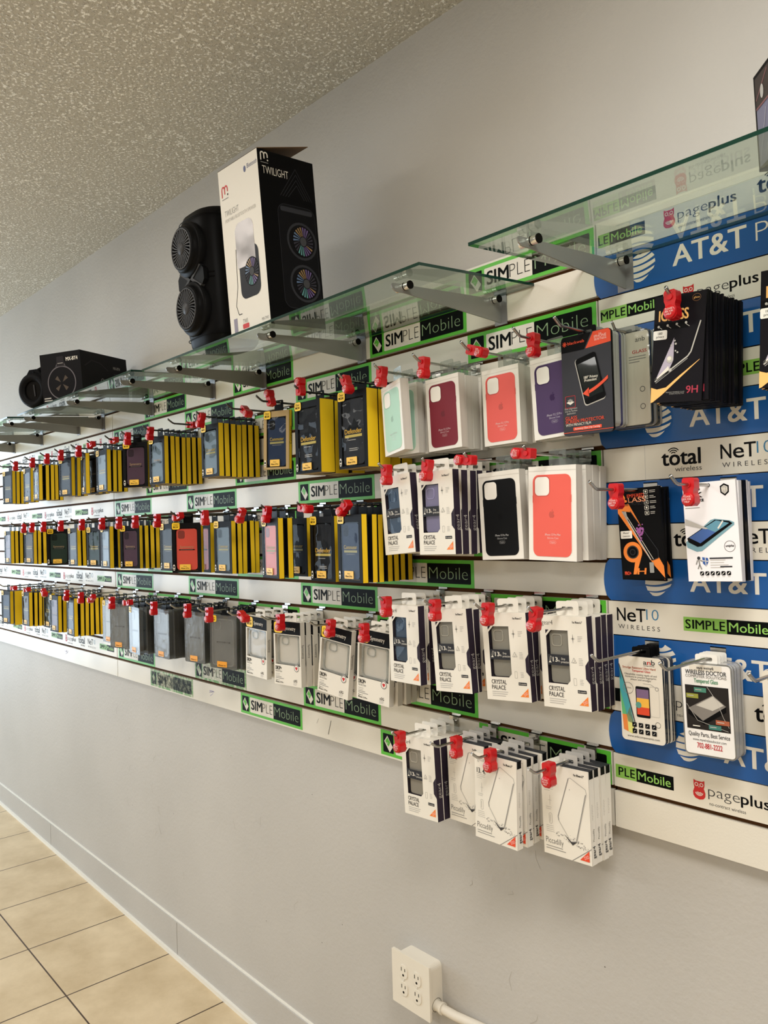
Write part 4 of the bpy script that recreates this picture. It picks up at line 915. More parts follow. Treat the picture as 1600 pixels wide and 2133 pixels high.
def plaincard():
    root, mb, X, Z = card('screen_protector_pack', .092, .164, .0064, -.006, WARMW, SHELL, .008, False)
    lines(mb, X(.1), Z(.08), .07, 3, .007, .003, DGREY, 2); mb.rect(X(.1), X(.9), Z(.7), Z(.3), -E_, mat('photo_dark', (44, 40, 38), .35)); mb.build('card_pack', root)
    mb = MB(); tab(mb, .040, .008, -.009, .0056, .0062, WHITE2); mb.build('hang_tab', root)
    return root

# ------------------------------------------------------------------ display hooks and red stops
def hook_proto(wire):
    root = empty('display_hook'); L = .205; z = -.016
    mb = MB(); mb.tube([(0, -.002, z + .004), (0, -.010, z), (0, -L + .022, z), (0, -L + .015, z + .0022), (0, -L, z + .0125)], .0030, wire, 8)
    mb.lathe([(0, -.0012), (.0034, -.0005), (.0034, .001)], wire, 8, 'y', (0, -L, z + .0128)); mb.build('wire_arm', root)
    mb = MB(); mb.box(-.0145, .0145, -.0025, -.0006, -.026, -.0005, CHROME); mb.box(-.0145, .0145, -.0025, .0085, -.0025, -.0005, CHROME); mb.box(-.0145, .0145, .007, .0085, -.0025, .0038, CHROME)
    mb.box(-.009, .009, -.0065, -.002, -.021, -.012, wire); mb.build('wall_clip', root, 'chrome clip seated in the groove')
    return root
H1, H2 = hook_proto(STEEL), hook_proto(DSTEEL)
def lock_proto():
    root = empty('hook_stop')
    out = [(-.0105, .008), (-.008, .0115), (.008, .0115), (.0105, .008), (.0105, -.006), (.0085, -.0115), (.0085, -.015), (.0108, -.020), (.0108, -.031), (.006, -.036), (-.006, -.036), (-.0108, -.031), (-.0108, -.020), (-.0085, -.015), (-.0085, -.0115), (-.0105, -.006)][::-1]
    mb = MB(); mb.extr(out, -.008, .010, RED); o = mb.build('body', root); bevel(o, .0018, 2)
    mb = MB(); mb.lathe([(0, -.0125), (.0098, -.0122), (.0108, -.0112), (.0108, -.007)], RED, 20, 'y', (0, 0, -.0245))
    for t, z, wd in (('PLEASE', -.0215, .0125), ('ASK FOR', -.0258, .0140), ('HELP', -.0301, .0085)): mb.text(t, 0, z, .0030, -.0128, PINKW, width=wd, align='c', bold=.02)
    mb.build('round_tag', root, 'round red disc reading please ask for help')
    mb = MB(); mb.tube([(0, -.0105, 0), (0, .0125, 0)], .0052, RED, 12); mb.build('barrel', root)
    return root
LK = lock_proto()
used = set()
def take(p):
    if p.name in used: return dup(p)
    used.add(p.name); return p
ROWS = {  # row: (groove, hooks x, first hook is cut by the frame)
 'top row': (3, [-3.39, -3.182, -2.963, -2.749, -2.565, -2.372, -2.196, -2.02, -1.87, -1.689, -1.499, -1.307, -1.124, -.963, -.779, -.595, -.462, -.333, -.191, -.055, .04, .085, .259, .435]),
 'second left row': (7, [-3.39, -3.186, -2.996, -2.793, -2.6, -2.39, -2.203, -2.036, -1.869, -1.689, -1.494, -1.312, -1.133, -.952, -.781, -.6]),
 'centre second row': (6, [-.457, -.314, -.192, -.04]),
 'right second row': (7, [.104, .256]),
 'third left row': (11, [-3.40, -3.205, -3.022, -2.824, -2.612, -2.423, -2.244, -2.052, -1.872, -1.697, -1.512, -1.327, -1.147, -.968, -.742, -.606]),
 'centre third row': (10, [-.47, -.322, -.175, -.041]),
 'right third row': (11, [.096, .226, .37]),
 'bottom row': (14, [-.437, -.313, -.195, -.051])}
def where(row, i):
    xs = ROWS[row][1]; n = len(xs)
    if xs[i] < -3.3: return 'hook at left edge, ' + row
    if xs[i] > .4: return 'hook at right edge, ' + row
    lo = 1 if xs[0] < -3.3 else 0; hi = 1 if xs[-1] > .4 else 0
    a = i - lo + 1; b = n - hi - i
    return ('%s hook from left, %s' % (ORD[a], row)) if a <= b else ('%s hook from right, %s' % (ORD[b], row))
for row, (k, xs) in ROWS.items():
    for i, x in enumerate(xs):
        p = H2 if row in ('top row', 'second left row') and x < -.7 else H1
        o = take(p); o.location = (x, 0, gz(k))
        if x == .085: o.scale = (1, .42, 1)      # a short hook behind its neighbour's packs
        tag(o, 'wire display hook, ' + where(row, i), 'hook', 'display hooks on the slatwall')
def lock(row, i, y, rot=0, z=0):
    k, xs = ROWS[row]
    o = take(LK); o.location = (xs[i] + .0, y, gz(k) - .016 - z); o.rotation_euler = (0, R_(rot), 0)
    tag(o, 'red hook stop, ' + where(row, i), 'hook stop', 'red stops on the hooks')
for i, y, r in [(1, -.182, 0), (2, -.172, 0), (3, -.177, 0), (4, -.180, 0), (5, -.175, 0), (6, -.186, 80), (7, -.165, 85), (8, -.183, 0), (9, -.179, 10), (10, -.114, 95), (11, -.188, 20), (12, -.146, -55), (13, -.158, 165), (14, -.187, 180), (15, -.184, -25), (16, -.183, 8), (17, -.173, 3), (18, -.17, -70), (19, -.145, 0), (22, -.186, 0)]: lock('top row', i, y, r)
for i, y, r in [(1, -.148, 0), (2, -.169, 10), (3, -.183, 5), (4, -.174, 0), (5, -.161, 0), (6, -.151, 0), (7, -.152, 0), (8, -.161, 0), (9, -.161, 0), (10, -.174, 75), (11, -.183, -8), (12, -.158, 30), (13, -.187, 10), (14, -.189, -80), (15, -.188, 50)]: lock('second left row', i, y, r)
for i, y, r in [(0, -.182, 0), (1, -.190, 10), (2, -.188, 95), (3, -.190, 95)]: lock('centre second row', i, y, r)
for i, y, r in [(0, -.123, 0), (1, -.142, 0)]: lock('right second row', i, y, r)
for i, y, r in [(1, -.19, 90), (2, -.184, 85), (3, -.179, -60), (4, -.150, 10), (5, -.159, 0), (6, -.178, 60), (7, -.18, 0), (8, -.1885, 85), (9, -.177, 0), (10, -.145, 0), (11, -.167, 0), (12, -.16, -65), (13, -.142, 0), (14, -.137, 10), (15, -.138, 0)]: lock('third left row', i, y, r)
for i, y, r in [(0, -.183, 0), (1, -.172, 0), (2, -.166, 5), (3, -.182, 12)]: lock('centre third row', i, y, r)
for i, y, r in [(0, -.182, 0), (1, -.127, 0), (2, -.150, 0), (3, -.144, 0)]: lock('bottom row', i, y, r)

# ------------------------------------------------------------------ hang the packs
PURP, TEAL, CORAL, GRN, BURG, DKB, SLATE, NAVY, BLK = (88, 66, 82), (66, 86, 92), (232, 84, 66), (44, 62, 54), (96, 40, 56), (74, 60, 40), (52, 58, 66), (42, 56, 84), (30, 30, 33)
OTT = {}
def ot(word, c, **k):
    key = (word, c, tuple(sorted((a, str(b)) for a, b in k.items())))
    if key not in OTT: OTT[key] = otter(word, c, **k)
    return OTT[key]
def hang(row, i, y, protos, pitch, looks, yaw=0, roll=0, cat='phone case box', group='boxed phone cases', y2=None, jit=1.0, slack=0):
    """protos/looks: front pack first, then one that is repeated; n = len(protos)"""
    k, xs = ROWS[row]; yy = y
    slack = max(slack, .045 * math.sin(R_(abs(yaw))))
    for j, p in enumerate(protos):
        o = take(p); r = rnd
        dx = 0 if j == 0 else r.uniform(-.004, .004) * jit
        o.location = (xs[i] + dx, yy, gz(k) - .016 - (0 if j == 0 else r.uniform(0, .002) * jit))
        a = (yaw, roll) if j == 0 else (r.uniform(-1.2, 1.8) * jit, roll * .35 + r.uniform(-1.2, 1.2) * jit)
        o.rotation_euler = (0, R_(-a[1]), R_(a[0]))
        lk = looks[min(j, len(looks) - 1)]
        pos = 'front' if j == 0 else ORD[j+1] + ' back'
        tag(o, '%s, %s, %s' % (lk, pos, where(row, i)), cat, group)
        yy += pitch + (slack if j == 0 else 0)
        if yy > -.0105: break
BK = 'black case box with yellow side'
def otrow(row, i, y, front, n, yaw=0, roll=0, look='', pitch=.0215, back=None, slack=0):
    back = back or front
    hang(row, i, y, [front] + [back] * (n - 1), pitch, [look, BK], yaw, roll, slack=slack)
com, sym = 'Commuter', 'Symmetry'
T_ = 'top row'
otrow(T_, 0, -.160, ot(com, BLK), 4, 8, 0, 'black case box with glossy window')
otrow(T_, 1, -.129, ot(com, SLATE), 2, 0, 0, 'glossy grey-window case box')
otrow(T_, 2, -.156, ot(com, SLATE), 5, -5, 0, 'glossy grey-window case box')
otrow(T_, 4, -.162, ot(com, SLATE), 3, 8, 0, 'glossy grey-window case box', .026)
otrow(T_, 5, -.156, ot(sym, DKB), 3, -12, 0, 'brown-window case box', .030)
otrow(T_, 6, -.150, ot(com, TEAL), 4, 0, 0, 'glossy blue-grey-window case box', .0225)
otrow(T_, 8, -.155, ot(sym, PURP), 2, 30, 0, 'purple-window case box', .026, slack=.02)
otrow(T_, 9, -.157, ot(sym, TEAL), 7, 3, 0, 'teal-window case box')
otrow(T_, 11, -.161, ot(com, TEAL, d=.0195), 7, 0, 0, 'iridescent-window case box', .0215)
otrow(T_, 13, -.140, ot(com, NAVY, spine_text='Commuter', frame=TAN, d=.012, inner=BLACK), 1, 8, -2, 'thin tan-edged case box')
otrow(T_, 14, -.168, ot('Defender', BLK, w=.112, h=.190, d=.046), 3, 0, 0, 'thick black case box, holographic glare', .048)
otrow(T_, 15, -.166, ot('Defender', CHAR and (50, 51, 56), w=.112, h=.190, d=.036), 4, 0, 0, 'thick black case box, mountain print', .0385)
M_ = 'second left row'
otrow(M_, 0, -.165, ot(sym, BURG), 6, 0, 0, 'burgundy-window case box')
otrow(M_, 1, -.125, ot(com, DKB), 5, 6, 0, 'dark brown-window case box', .0225)
otrow(M_, 3, -.117, ot(sym, GRN), 1, 48, 0, 'dark green-window case box turned to the room')
otrow(M_, 4, -.124, ot(com, SLATE), 4, 0, 1, 'glossy grey-window case box')
otrow(M_, 5, -.112, ot(com, GRN), 2, 10, 0, 'dark green-window case box', .028)
otrow(M_, 6, -.139, ot(sym, TEAL), 5, -4, 0, 'teal-window case box')
otrow(M_, 7, -.110, ot(sym, PURP), 4, 18, 0, 'purple-window case box', .0225, slack=.012)
otrow(M_, 9, -.125, ot(com, BLK), 1, 0, 0, 'black-window case box')
otrow(M_, 10, -.152, ot(sym, CORAL), 3, 34, 0, 'coral-window case box turned to the room', .034, slack=.024)
otrow(M_, 11, -.121, ot(com, TEAL), 5, 0, 0, 'iridescent-window case box', .0215)
otrow(M_, 13, -.180, ot(com, (230, 96, 44)), 1, -9, 0, 'orange-window case box')
hang(M_, 13, -.152, [ot(com, DKB), ot(com, BLK), ot(com, BLK)], .056, ['brown-window case box', 'black-window case box', BK], -6, 0, jit=.5)
otrow(M_, 14, -.128, ot('Defender', BLK, w=.106, h=.172, d=.022), 3, 0, 0, 'black case box with printed mountains', .030)
otrow(M_, 15, -.181, ot(com, NAVY), 7, -6, 0, 'navy-window case box', .0228)
L_ = 'third left row'
otrow(L_, 0, -.176, ot(com, NAVY, d=.018), 1, 6, 0, 'blue holographic-window case box')
hang(L_, 0, -.150, [ot('Defender', BLK, w=.112, h=.172, d=.046)] * 3, .048, ['thick ' + BK], 0, 0)
otrow(L_, 1, -.140, ot(com, DKB), 5, 0, 0, 'brown-window case box', .0225)
otrow(L_, 2, -.095, ot(com, GRN), 1, 0, 0, 'dark green-window case box')
otrow(L_, 3, -.133, ot(sym, BURG), 4, 0, 0, 'mauve-window case box', .0225)
otrow(L_, 4, -.135, ot(com, NAVY), 6, -4, 0, 'blue-window case box', .0215)
CPK, CPT = clearpack(), clearpack(True)
ck = dict(cat='phone case pack', group='clear phone case packs')
GK = 'grey case pack with black tab'
hang(L_, 6, -.116, [CPT] + [CPK] * 2, .030, ['amber-tinted clear case pack', GK], 0, 0, **ck)
hang(L_, 7, -.152, [CPK] * 5, .026, ['clear grey case pack', GK], 12, 0, **ck)
hang(L_, 8, -.172, [CPK] * 8, .0185, ['clear grey case pack', GK], -6, 0, **ck)
hang(L_, 9, -.150, [CPK] * 7, .0185, [GK], 0, 0, **ck)
hang(L_, 10, -.121, [CPK] * 5, .0215, ['clear case pack with glittering edge', GK], 6, 0, **ck)
hang(L_, 11, -.117, [CPK] * 5, .0205, ['large clear case pack', GK], 16, -1, **ck)
WS = whitesym()
wl = ['white case box with black top band', 'white case box with yellow badge']
hang(L_, 12, -.108, [WS] * 3, .031, wl, 0, -2)
hang(L_, 13, -.121, [WS] * 5, .0225, wl, 6, 0)
hang(L_, 14, -.117, [WS] * 3, .026, wl, 6, -7)
hang(L_, 15, -.104, [WS] * 4, .0235, wl, 4, -4)
CB, CG, CV, CC = crystal(('blue', (44, 66, 92))), crystal(('grey', (150, 146, 134))), crystal(('lilac', (140, 134, 168))), crystal(('clear', (156, 150, 138)))
hang('centre second row', 0, -.158, [CB] + [CG] * 3, .0265, ['white case box, blue case in window', 'white case box with dark side'], -3, 4.5)
hang('centre second row', 1, -.170, [CV] + [CG] * 5, .0268, ['white case box, lilac case in window', 'white case box with dark side'], 0, 1)
hang('centre third row', 0, -.131, [CB] + [CG] * 3, .0262, ['white case box, blue case in window', 'white case box with dark side'], -3, 1)
hang('centre third row', 1, -.133, [CG] * 4, .0265, ['white case box, grey case in window', 'white case box with dark side'], 0, 4)
hang('centre third row', 2, -.120, [CG] * 4, .0268, ['white case box, clear case in window', 'white case box with dark side'], 6, 3)
hang('centre third row', 3, -.100, [CG] * 4, .0250, ['white case box, clear case in window', 'white case box with dark side'], 2, 2)
hang('bottom row', 0, -.129, [CC] + [CG] * 3, .0268, ['white case box, clear case in window', 'white case box with dark side'], 0, 2.5)
PC = piccadilly(); pl = ['white case box printed with phone outline', 'white case box with grey hang tab']
hang('bottom row', 1, -.099, [PC] * 4, .0210, pl, 0, 1)
hang('bottom row', 2, -.135, [PC] * 4, .0275, pl, 2, -1)
hang('bottom row', 3, -.096, [PC] * 4, .0198, pl, 2, 1, jit=.5)
AM, AB, AC, AP = apple((176, 214, 194), name='mint'), apple((122, 32, 48), name='burgundy'), apple((232, 98, 90), name='coral'), apple((72, 50, 92), name='plum')
AK, AX = apple((24, 25, 27), True, 'black'), apple((232, 98, 84), True, 'coral'); AS = apple((196, 184, 176), True, 'sand')
al = 'white case box with pale side'
hang(T_, 16, -.159, [AM, AM, AM, AM, AM], .0262, ['white box, mint case on front', al], -16, 5)
hang(T_, 17, -.120, [AB] * 4, .0238, ['white box, burgundy case on front', al], 1, 2)
hang(T_, 18, -.087, [AC] * 3, .0235, ['white box, coral case on front', al], 0, 1)
hang(T_, 19, -.094, [AP] * 3, .0240, ['white box, plum case on front', al], 0, 2.5)
hang('centre second row', 2, -.102, [AK] * 4, .0238, ['white box, black case on front', al], 1, 2)
hang('centre second row', 3, -.118, [AX, AS, AS, AS], .0240, ['white box, coral case on front', al], 2, -1.5, slack=.013)
sp = dict(cat='screen protector pack', group='screen protector packs')
BW, SG, SD, SB = blackweb(), shellpack(SHELL, WARMW, False), shellpack(SHELLD, WARMW, True), shellpack(SHELLB, WHITE2, False)
SGt = shellpack(SHELL, WARMW, True)
seq = [BW, SG, SG, SG, SG, SB, SG, SG]
hang(T_, 20, -.109, seq, .0073, ['black glass-protector pack, orange corner', 'grey-edged screen protector pack'], 1, 0, jit=.5, **sp)
hang(T_, 21, -.0415, [SD, SGt], .0075, ['dark-edged screen protector pack', 'cream screen protector pack'], 1, 0, jit=.4, **sp)
hang(T_, 21, -.0190, [SD, SGt], .0072, ['dark-edged screen protector pack near wall', 'cream screen protector pack near wall'], 1, 0, jit=.4, **sp)
IG = iglass(); hang(T_, 22, -.160, [IG] * 24, .0056, ['black pack with peach swoosh', 'thin black screen-protector card'], 0, -5, jit=.7, **sp)
hang(T_, 23, -.160, [IG] * 6, .0056, ['black pack with white sticker', 'thin black screen-protector card'], 0, -3, jit=.7, **sp)
OG9 = orange9h(); hang('right second row', 0, -.050, [OG9] * 2, .0095, ['black and orange tempered-glass pack'], 1, 2.5, jit=1.6, **sp)
hang('right second row', 0, -.022, [OG9], .0095, ['black and orange tempered-glass pack near wall'], 2, 1, **sp)
W9, D9 = white9h(), white9h(True)
hang('right second row', 1, -.079, [W9] * 4, .0066, ['white pack with blue phone picture', 'white screen-protector card'], 1, 2, jit=.6, **sp)
hang('right second row', 1, -.0515, [D9], .0066, ['thick black screen-protector pack among white ones'], 1, 1, jit=.6, **sp)
hang('right second row', 1, -.0370, [W9] * 2, .0100, ['white screen-protector card behind black one', 'white screen-protector card near wall'], 1, 1, jit=.6, **sp)
A9, WD, PL = anb(), wdoc(), plaincard()
hang('right third row', 0, -.049, [A9] * 6, .0066, ['pack with rainbow swoosh and phone', 'dark-edged screen protector pack'], 1, 1, jit=.4, **sp)
hang('right third row', 1, -.054, [WD] * 6, .0072, ['white pack with red phone number', 'clear-edged screen protector pack'], 1, 1.5, jit=.4, **sp)
hang('right third row', 2, -.054, [PL] * 4, .0072, ['pale pack at picture edge', 'pale screen protector pack'], 1, 1.5, jit=.4, **sp)
for p in list(OTT.values()) + [CPK, CPT, WS, CB, CG, CV, CC, PC, AM, AB, AC, AP, AK, AX, AS, BW, SG, SD, SB, SGt, IG, OG9, W9, D9, A9, WD, PL, LK, H1, H2]:
    if p.name not in used:
        for c in list(p.children): bpy.data.objects.remove(c)
        bpy.data.objects.remove(p)

# ------------------------------------------------------------------ things on the shelves
SZ = ZT - .083
def on_shelf(name, x, y, dz=0, yaw=0):
    o = empty(name, (x, y, SZ + dz + .07 * y + .0008)); o.rotation_mode = 'QUATERNION'
    o.rotation_quaternion = (Matrix.Rotation(TILT, 3, 'X') @ Matrix.Rotation(R_(yaw), 3, 'Z')).to_quaternion()
    return o
# tall printed speaker carton
def fan_picture(mb, x, z, r, y):
    cols = [mat('fan_%d' % i, c, .4) for i, c in enumerate([(96, 150, 150), (110, 90, 140), (150, 120, 80), (90, 110, 140), (60, 58, 66)])]
    mb.pf(disc(x, z, r, 26, r * 1.15), y, BLACKC)
    for i in range(24):
        a = R_(i * 15); m = cols[(i // 3) % 5] if 2 < i % 24 < 22 else cols[4]
        p = [(r * .34, a), (r * .92, a + .16), (r * .92, a + .30), (r * .34, a + .10)]
        mb.pf([(x + q * math.cos(t), z + 1.15 * q * math.sin(t)) for q, t in p], y - .0003, m)
    mb.pf(disc(x, z, r * .3, 16, r * .34), y - .0005, SPK2)
bw_, bd_, bh_ = .174, .172, .422
root = tag(on_shelf('speaker_carton', -.786, -.332 + bd_/2, yaw=2), 'tall white and black speaker carton standing on the middle glass shelf', 'carton')
mb = MB(); x0, x1, y0, y1 = -bw_/2, bw_/2, -bd_/2, bd_/2
mb.box(x0, x1, y0, y1, 0, bh_, WHITE, right=mat('carton_black', (10, 10, 11), .45), top=None, back=BLACKC)
KR = mat('carton_brown', (120, 92, 62), .8)
X = lambda u: x0 + u * bw_; Z = lambda v: bh_ * (1 - v); y = y0 - E_
def mlogo(mb, x, z, s, y, m, m2):
    mb.flatring(disc(x, z, 1, 3), disc(x, z, .5, 3), y + 1, m) if False else None
    for dx in (0, .42):
        o = disc(x + s * (.26 + dx), z + s * .62, s * .27, 8, s * .30, 0, 180); i_ = disc(x + s * (.26 + dx), z + s * .62, s * .13, 8, s * .16, 0, 180)
        mb.pf(o + i_[::-1], y, m)
    for dx, lo in ((-.01, 0), (.40, .2), (.82, .35)): mb.rect(x + s * dx, x + s * (dx + .14), z + s * lo, z + s * .64, y - .0001, m)
    mb.pf(disc(x + s * .90, z + s * .1, s * .09, 10), y, m2)
    mb.rect(x, x + s * .95, z - s * .22, z - s * .15, y, MGREY)
mlogo(mb, X(.06), Z(.165), .030, y, REDP, BLACK)
mb.text('Bluetooth', X(.74), Z(.078), .011, y, mat('navy_text', (84, 92, 130), .5), width=.042); mb.pf(disc(X(.68), Z(.074), .005, 12, .008), y, mat('navy_text', (84, 92, 130), .5))
mb.text('TWILIGHT', X(.10), Z(.285), .015, y, MGREY, width=.062, bold=-.01); mb.text('PORTABLE BLUETOOTH SPEAKER', X(.10), Z(.32), .0085, y, LGREY, width=.135)
ph = rrect(X(.60), Z(.60), .092, .205, .032, 6); ph = [(p[0] - (.012 if p[1] > Z(.56) else .0) - .002, p[1]) for p in ph]
GRAD = bpy.data.materials.new('speaker_foil'); GRAD.use_nodes = True; n_, l_ = nt(GRAD); b_ = n_['Principled BSDF']; b_.inputs['Metallic'].default_value = .85; b_.inputs['Roughness'].default_value = .3; b_.inputs['Base Color'].default_value = col(112, 107, 104)
add_bump(GRAD, 14, .5, .01, 1)
mb.pf(rrect(X(.54), Z(.495), .080, .118, .022, 6), y, GRAD); mb.pf(rrect(X(.60), Z(.66), .086, .125, .022, 6), y - .0001, CHAR)
mb.pf(rrect(X(.545), Z(.56), .079, .05, .0), y - .0002, GRAD); fan_picture(mb, X(.66), Z(.665), .031, y - .0004)
mb.line([(X(.30), Z(.50)), (X(.27), Z(.72)), (X(.20), Z(.83)), (X(.25), Z(.885)), (X(.33), Z(.885))], .0022, y, DGREY)
mb.rect(X(.10), X(.19), Z(.985), Z(.90), y, mat('lilac_grey', (140, 132, 148), .5)); mb.text('TWS', X(.33), Z(.945), .011, y, MGREY, width=.022); mb.pf(rrect(X(.40), Z(.962), .028, .012, .003), y, REDP); mb.text('MX-TW2', X(.80), Z(.965), .007, y, MGREY, width=.028)
# black side
side(mb, x1); W0 = y0; XX = lambda u: W0 + u * bd_
mlogo(mb, XX(.05), Z(.062), .024, -E_, SWHITE, SWHITE); mb.text('TWILIGHT', XX(.07), Z(.135), .019, -E_, SWHITE, width=.078, bold=-.01)
for q in (.022, .030, .038, .046): mb.line([(XX(.62) - q, Z(.25) + .004), (XX(.66), Z(.25) + q * 1.7), (XX(.66) + q, Z(.25) + .004)], .0012, -E_, CHAR)
mb.pf(rrect(XX(.62), Z(.59), .115, .255, .022, 6), -E_, mat('print_black2', (20, 20, 22), .4)); mb.flatring(rrect(XX(.62), Z(.59), .117, .257, .023, 6), rrect(XX(.62), Z(.59), .115, .255, .022, 6), -2*E_, CHAR)
mb.pf(rrect(XX(.62), Z(.315), .100, .012, .005), -2*E_, CHAR)
for v in (.49, .74):
    mb.flatring(disc(XX(.68), Z(v), .047, 26), disc(XX(.68), Z(v), .041, 26), -2*E_, CHAR); fan_picture(mb, XX(.70), Z(v), .034, -2.5*E_)
flat(mb); mb.build('carton_body', root)
mb = MB(); mb.add([(x0, y0, bh_), (x1, y0, bh_), (x1, y1 - .01, bh_ + .040), (x0, y1 - .01, bh_ + .040), (x0, y0, bh_ + .0012), (x1, y0, bh_ + .0012), (x1, y1 - .01, bh_ + .0412), (x0, y1 - .01, bh_ + .0412)], [[3,2,1,0],[4,5,6,7],[1,2,6,5],[2,3,7,6],[3,0,4,7]], KR); mb.build('top_flap', root, 'loose brown carton flap standing up')

# black tower speaker with two fan-shaped drivers
root = tag(on_shelf('tower_speaker', -1.025, -.262), 'black tower speaker with two round finned drivers, left of the tall carton', 'speaker')
def sup(rx, ry, n=40, e=3.2):
    return [(rx * math.copysign(abs(math.cos(2*math.pi*k/n)) ** (2/e), math.cos(2*math.pi*k/n)), ry * math.copysign(abs(math.sin(2*math.pi*k/n)) ** (2/e), math.sin(2*math.pi*k/n))) for k in range(n)]
mb = MB(); sec = [(0, .074), (.012, .084), (.05, .089), (.20, .090), (.325, .089), (.357, .086), (.374, .078), (.380, .060), (.3825, .03)]
rings = []
for z_, r_ in sec: rings.append([(p[0], p[1], z_ + (.010 * (p[1] / .09) if z_ > .345 else 0)) for p in sup(r_, r_ * .95)])
vs = [q for r_ in rings for q in r_]; n = 40
mb.add(vs, [[a*n + k, a*n + (k+1) % n, (a+1)*n + (k+1) % n, (a+1)*n + k] for a in range(len(rings)-1) for k in range(n)], SPK, True)
mb.add(rings[0], [list(range(n))[::-1]], SPK); mb.add(rings[-1], [list(range(n))], SPK); mb.build('cabinet', root)
for zc in (.106, .266):
    mb = MB(); c = (0, 0, zc)
    mb.lathe([(.068, -.07), (.074, -.090), (.070, -.096), (.063, -.094), (.062, -.104), (.058, -.110), (.052, -.110), (.051, -.100), (0, -.100)][::-1], SPK, 40, 'y', c)
    d_ = mb.build('driver', root)
    mb = MB(); mb.ring(disc(0, zc, .0535, 32), disc(0, zc, .0505, 32), -.1125, -.106, SPK2)
    for i in range(30):
        a = 2*math.pi*i/30; t = .075
        p = []
        for (rr, da) in ((.016, 0), (.034, .20), (.051, .30), (.051, .30 + t), (.034, .20 + t*1.2), (.016, .12)): p.append((rr * math.cos(a - da), zc + rr * math.sin(a - da)))
        mb.extr(p, -.1115, -.1065, SPK2)
    mb.lathe([(.0165, -.105), (.0165, -.112), (.014, -.1145), (0, -.1155)][::-1], SPK2, 24, 'y', c); mb.build('finned_grille', d_)
mb = MB()
for zz in (.348, .180, .192, .030):
    pts = sup(.0905, .0862)
    if zz in (.180, .192): mb.tube([(.035, -.0865, zz), (.060, -.081, zz), (.080, -.062, zz)], .0016, BLACK, 6)
    else: mb.tube([(p[0], p[1], zz) for p in pts] + [(pts[0][0], pts[0][1], zz)], .0012, BLACK, 5, caps=False)
mb.build('seam_line', root)
mb = MB()
for s_ in (-1, 1):
    mb.extr([(s_ * .014, .186), (s_ * .058, .212), (s_ * .070, .200), (s_ * .070, .172), (s_ * .058, .160)][::-s_], -.0895, -.078, BLACK)
    mb.extr([(s_ * .0, .186), (s_ * .010, .193), (s_ * .050, .216), (s_ * .058, .212), (s_ * .014, .186), (s_ * .058, .160), (s_ * .050, .156), (s_ * .010, .179)][::-s_], -.0915, -.080, SPK2)
mb.build('waist_vent', root)

# headphone carton and headphones
root = tag(on_shelf('headphone_carton', -2.235, -.182, .013, yaw=32), 'black headphone carton with a round ear-cup picture on the left shelf', 'carton')
w_, d_, h_ = .182, .296, .187
mb = MB(); HC = mat('carton_dark', (24, 23, 25), .42); mb.box(-w_/2, w_/2, -d_/2, d_/2, 0, h_, HC); y = -d_/2 - E_
GM = mat('gunmetal_print', (96, 90, 94), .45)
mb.flatring(disc(0, .072, .064, 40), disc(0, .072, .060, 40), y, GM); mb.pf([(-.045, .118), (-.022, .134), (-.016, .150), (.016, .150), (.022, .134), (.045, .118), (.018, .136), (-.018, .136)][::-1], y, GM)
mb.pf([(-.018, .134), (-.015, .172), (.015, .172), (.018, .134)][::-1], y - .0001, mat('print_mid', (44, 41, 44), .45)); mb.line([(-.012, .146), (.012, .146)], .0016, y - .0002, LGREY)
for a in (45, 135, 225, 315): mb.pf([(.006*math.cos(R_(a)), .070 + .006*math.sin(R_(a))), (.034*math.cos(R_(a - 14)), .070 + .034*math.sin(R_(a - 14))), (.034*math.cos(R_(a + 14)), .070 + .034*math.sin(R_(a + 14)))], y, mat('bronze_x', (84, 74, 66), .45))
mb.text('MX-BT4', .027, .152, .0135, y, SWHITE, width=.052, bold=.05); lines(mb, -.085, .020, .044, 2, .009, .004, LGREY, 3, y)
side(mb, w_/2); mb.text('MX-BT4', .055, .135, .011, -E_, MGREY, width=.044, bold=.03); lines(mb, .055, .118, .085, 8, .0085, .003, CHAR, 4)
mb.flatring(disc(-.020, .066, .016, 18, .026), disc(-.020, .066, .012, 18, .022), -E_, GM); mb.line([(-.125, .13), (-.08, .155), (-.03, .15), (.02, .125)], .004, -E_, mat('print_mid', (44, 41, 44), .45)); flat(mb)
mb.build('carton_body', root)
root = tag(on_shelf('headphones', -2.455, -.285, .013, yaw=30), 'black over-ear headphones standing left of the headphone carton', 'headphones')
HP = mat('headphone_black', (16, 16, 18), .45); CU = mat('ear_cushion', (24, 24, 26), .55)
def cup(yc, s):
    mb = MB(); c = (0, yc, .082)
    mb.lathe([(.040, -.018), (.046, -.0245), (.058, -.027), (.068, -.022), (.072, -.010), (.073, .004), (.066, .018), (.045, .023), (0, .024)][::-1], HP, 36, 'y', c); o = mb.build('ear_cup', root)
    mb = MB(); mb.lathe([(.044, -.014), (.047, -.026), (.056, -.0295), (.064, -.026), (.067, -.016)][::-1], CU, 36, 'y', c); mb.build('cushion', o)
    mb = MB(); mb.lathe([(.045, -.012), (0, -.010)][::-1], DARK, 30, 'y', c); mb.tube([(.006, yc - .013, .058), (.004, yc - .014, .105)], .003, SPK2, 6); mb.build('mesh_liner', o)
cup(-.03, 1); cup(.09, -1)
mb = MB()
path = [(.0, -.035, .150)] + [(.028 * math.sin(math.pi * t), -.035 + .13 * t, .150 + .032 * math.sin(math.pi * t)) for t in [i / 10 for i in range(1, 10)]] + [(0, .095, .150)]
mb.tube(path, .011, HP, 10); mb.build('headband', root)
for yy in (-.032, .092):
    mb = MB(); mb.extr([(-.050, .130), (.050, .130), (.018, .168), (-.018, .168)], yy - .006, yy + .006, HP); mb.build('yoke', root)

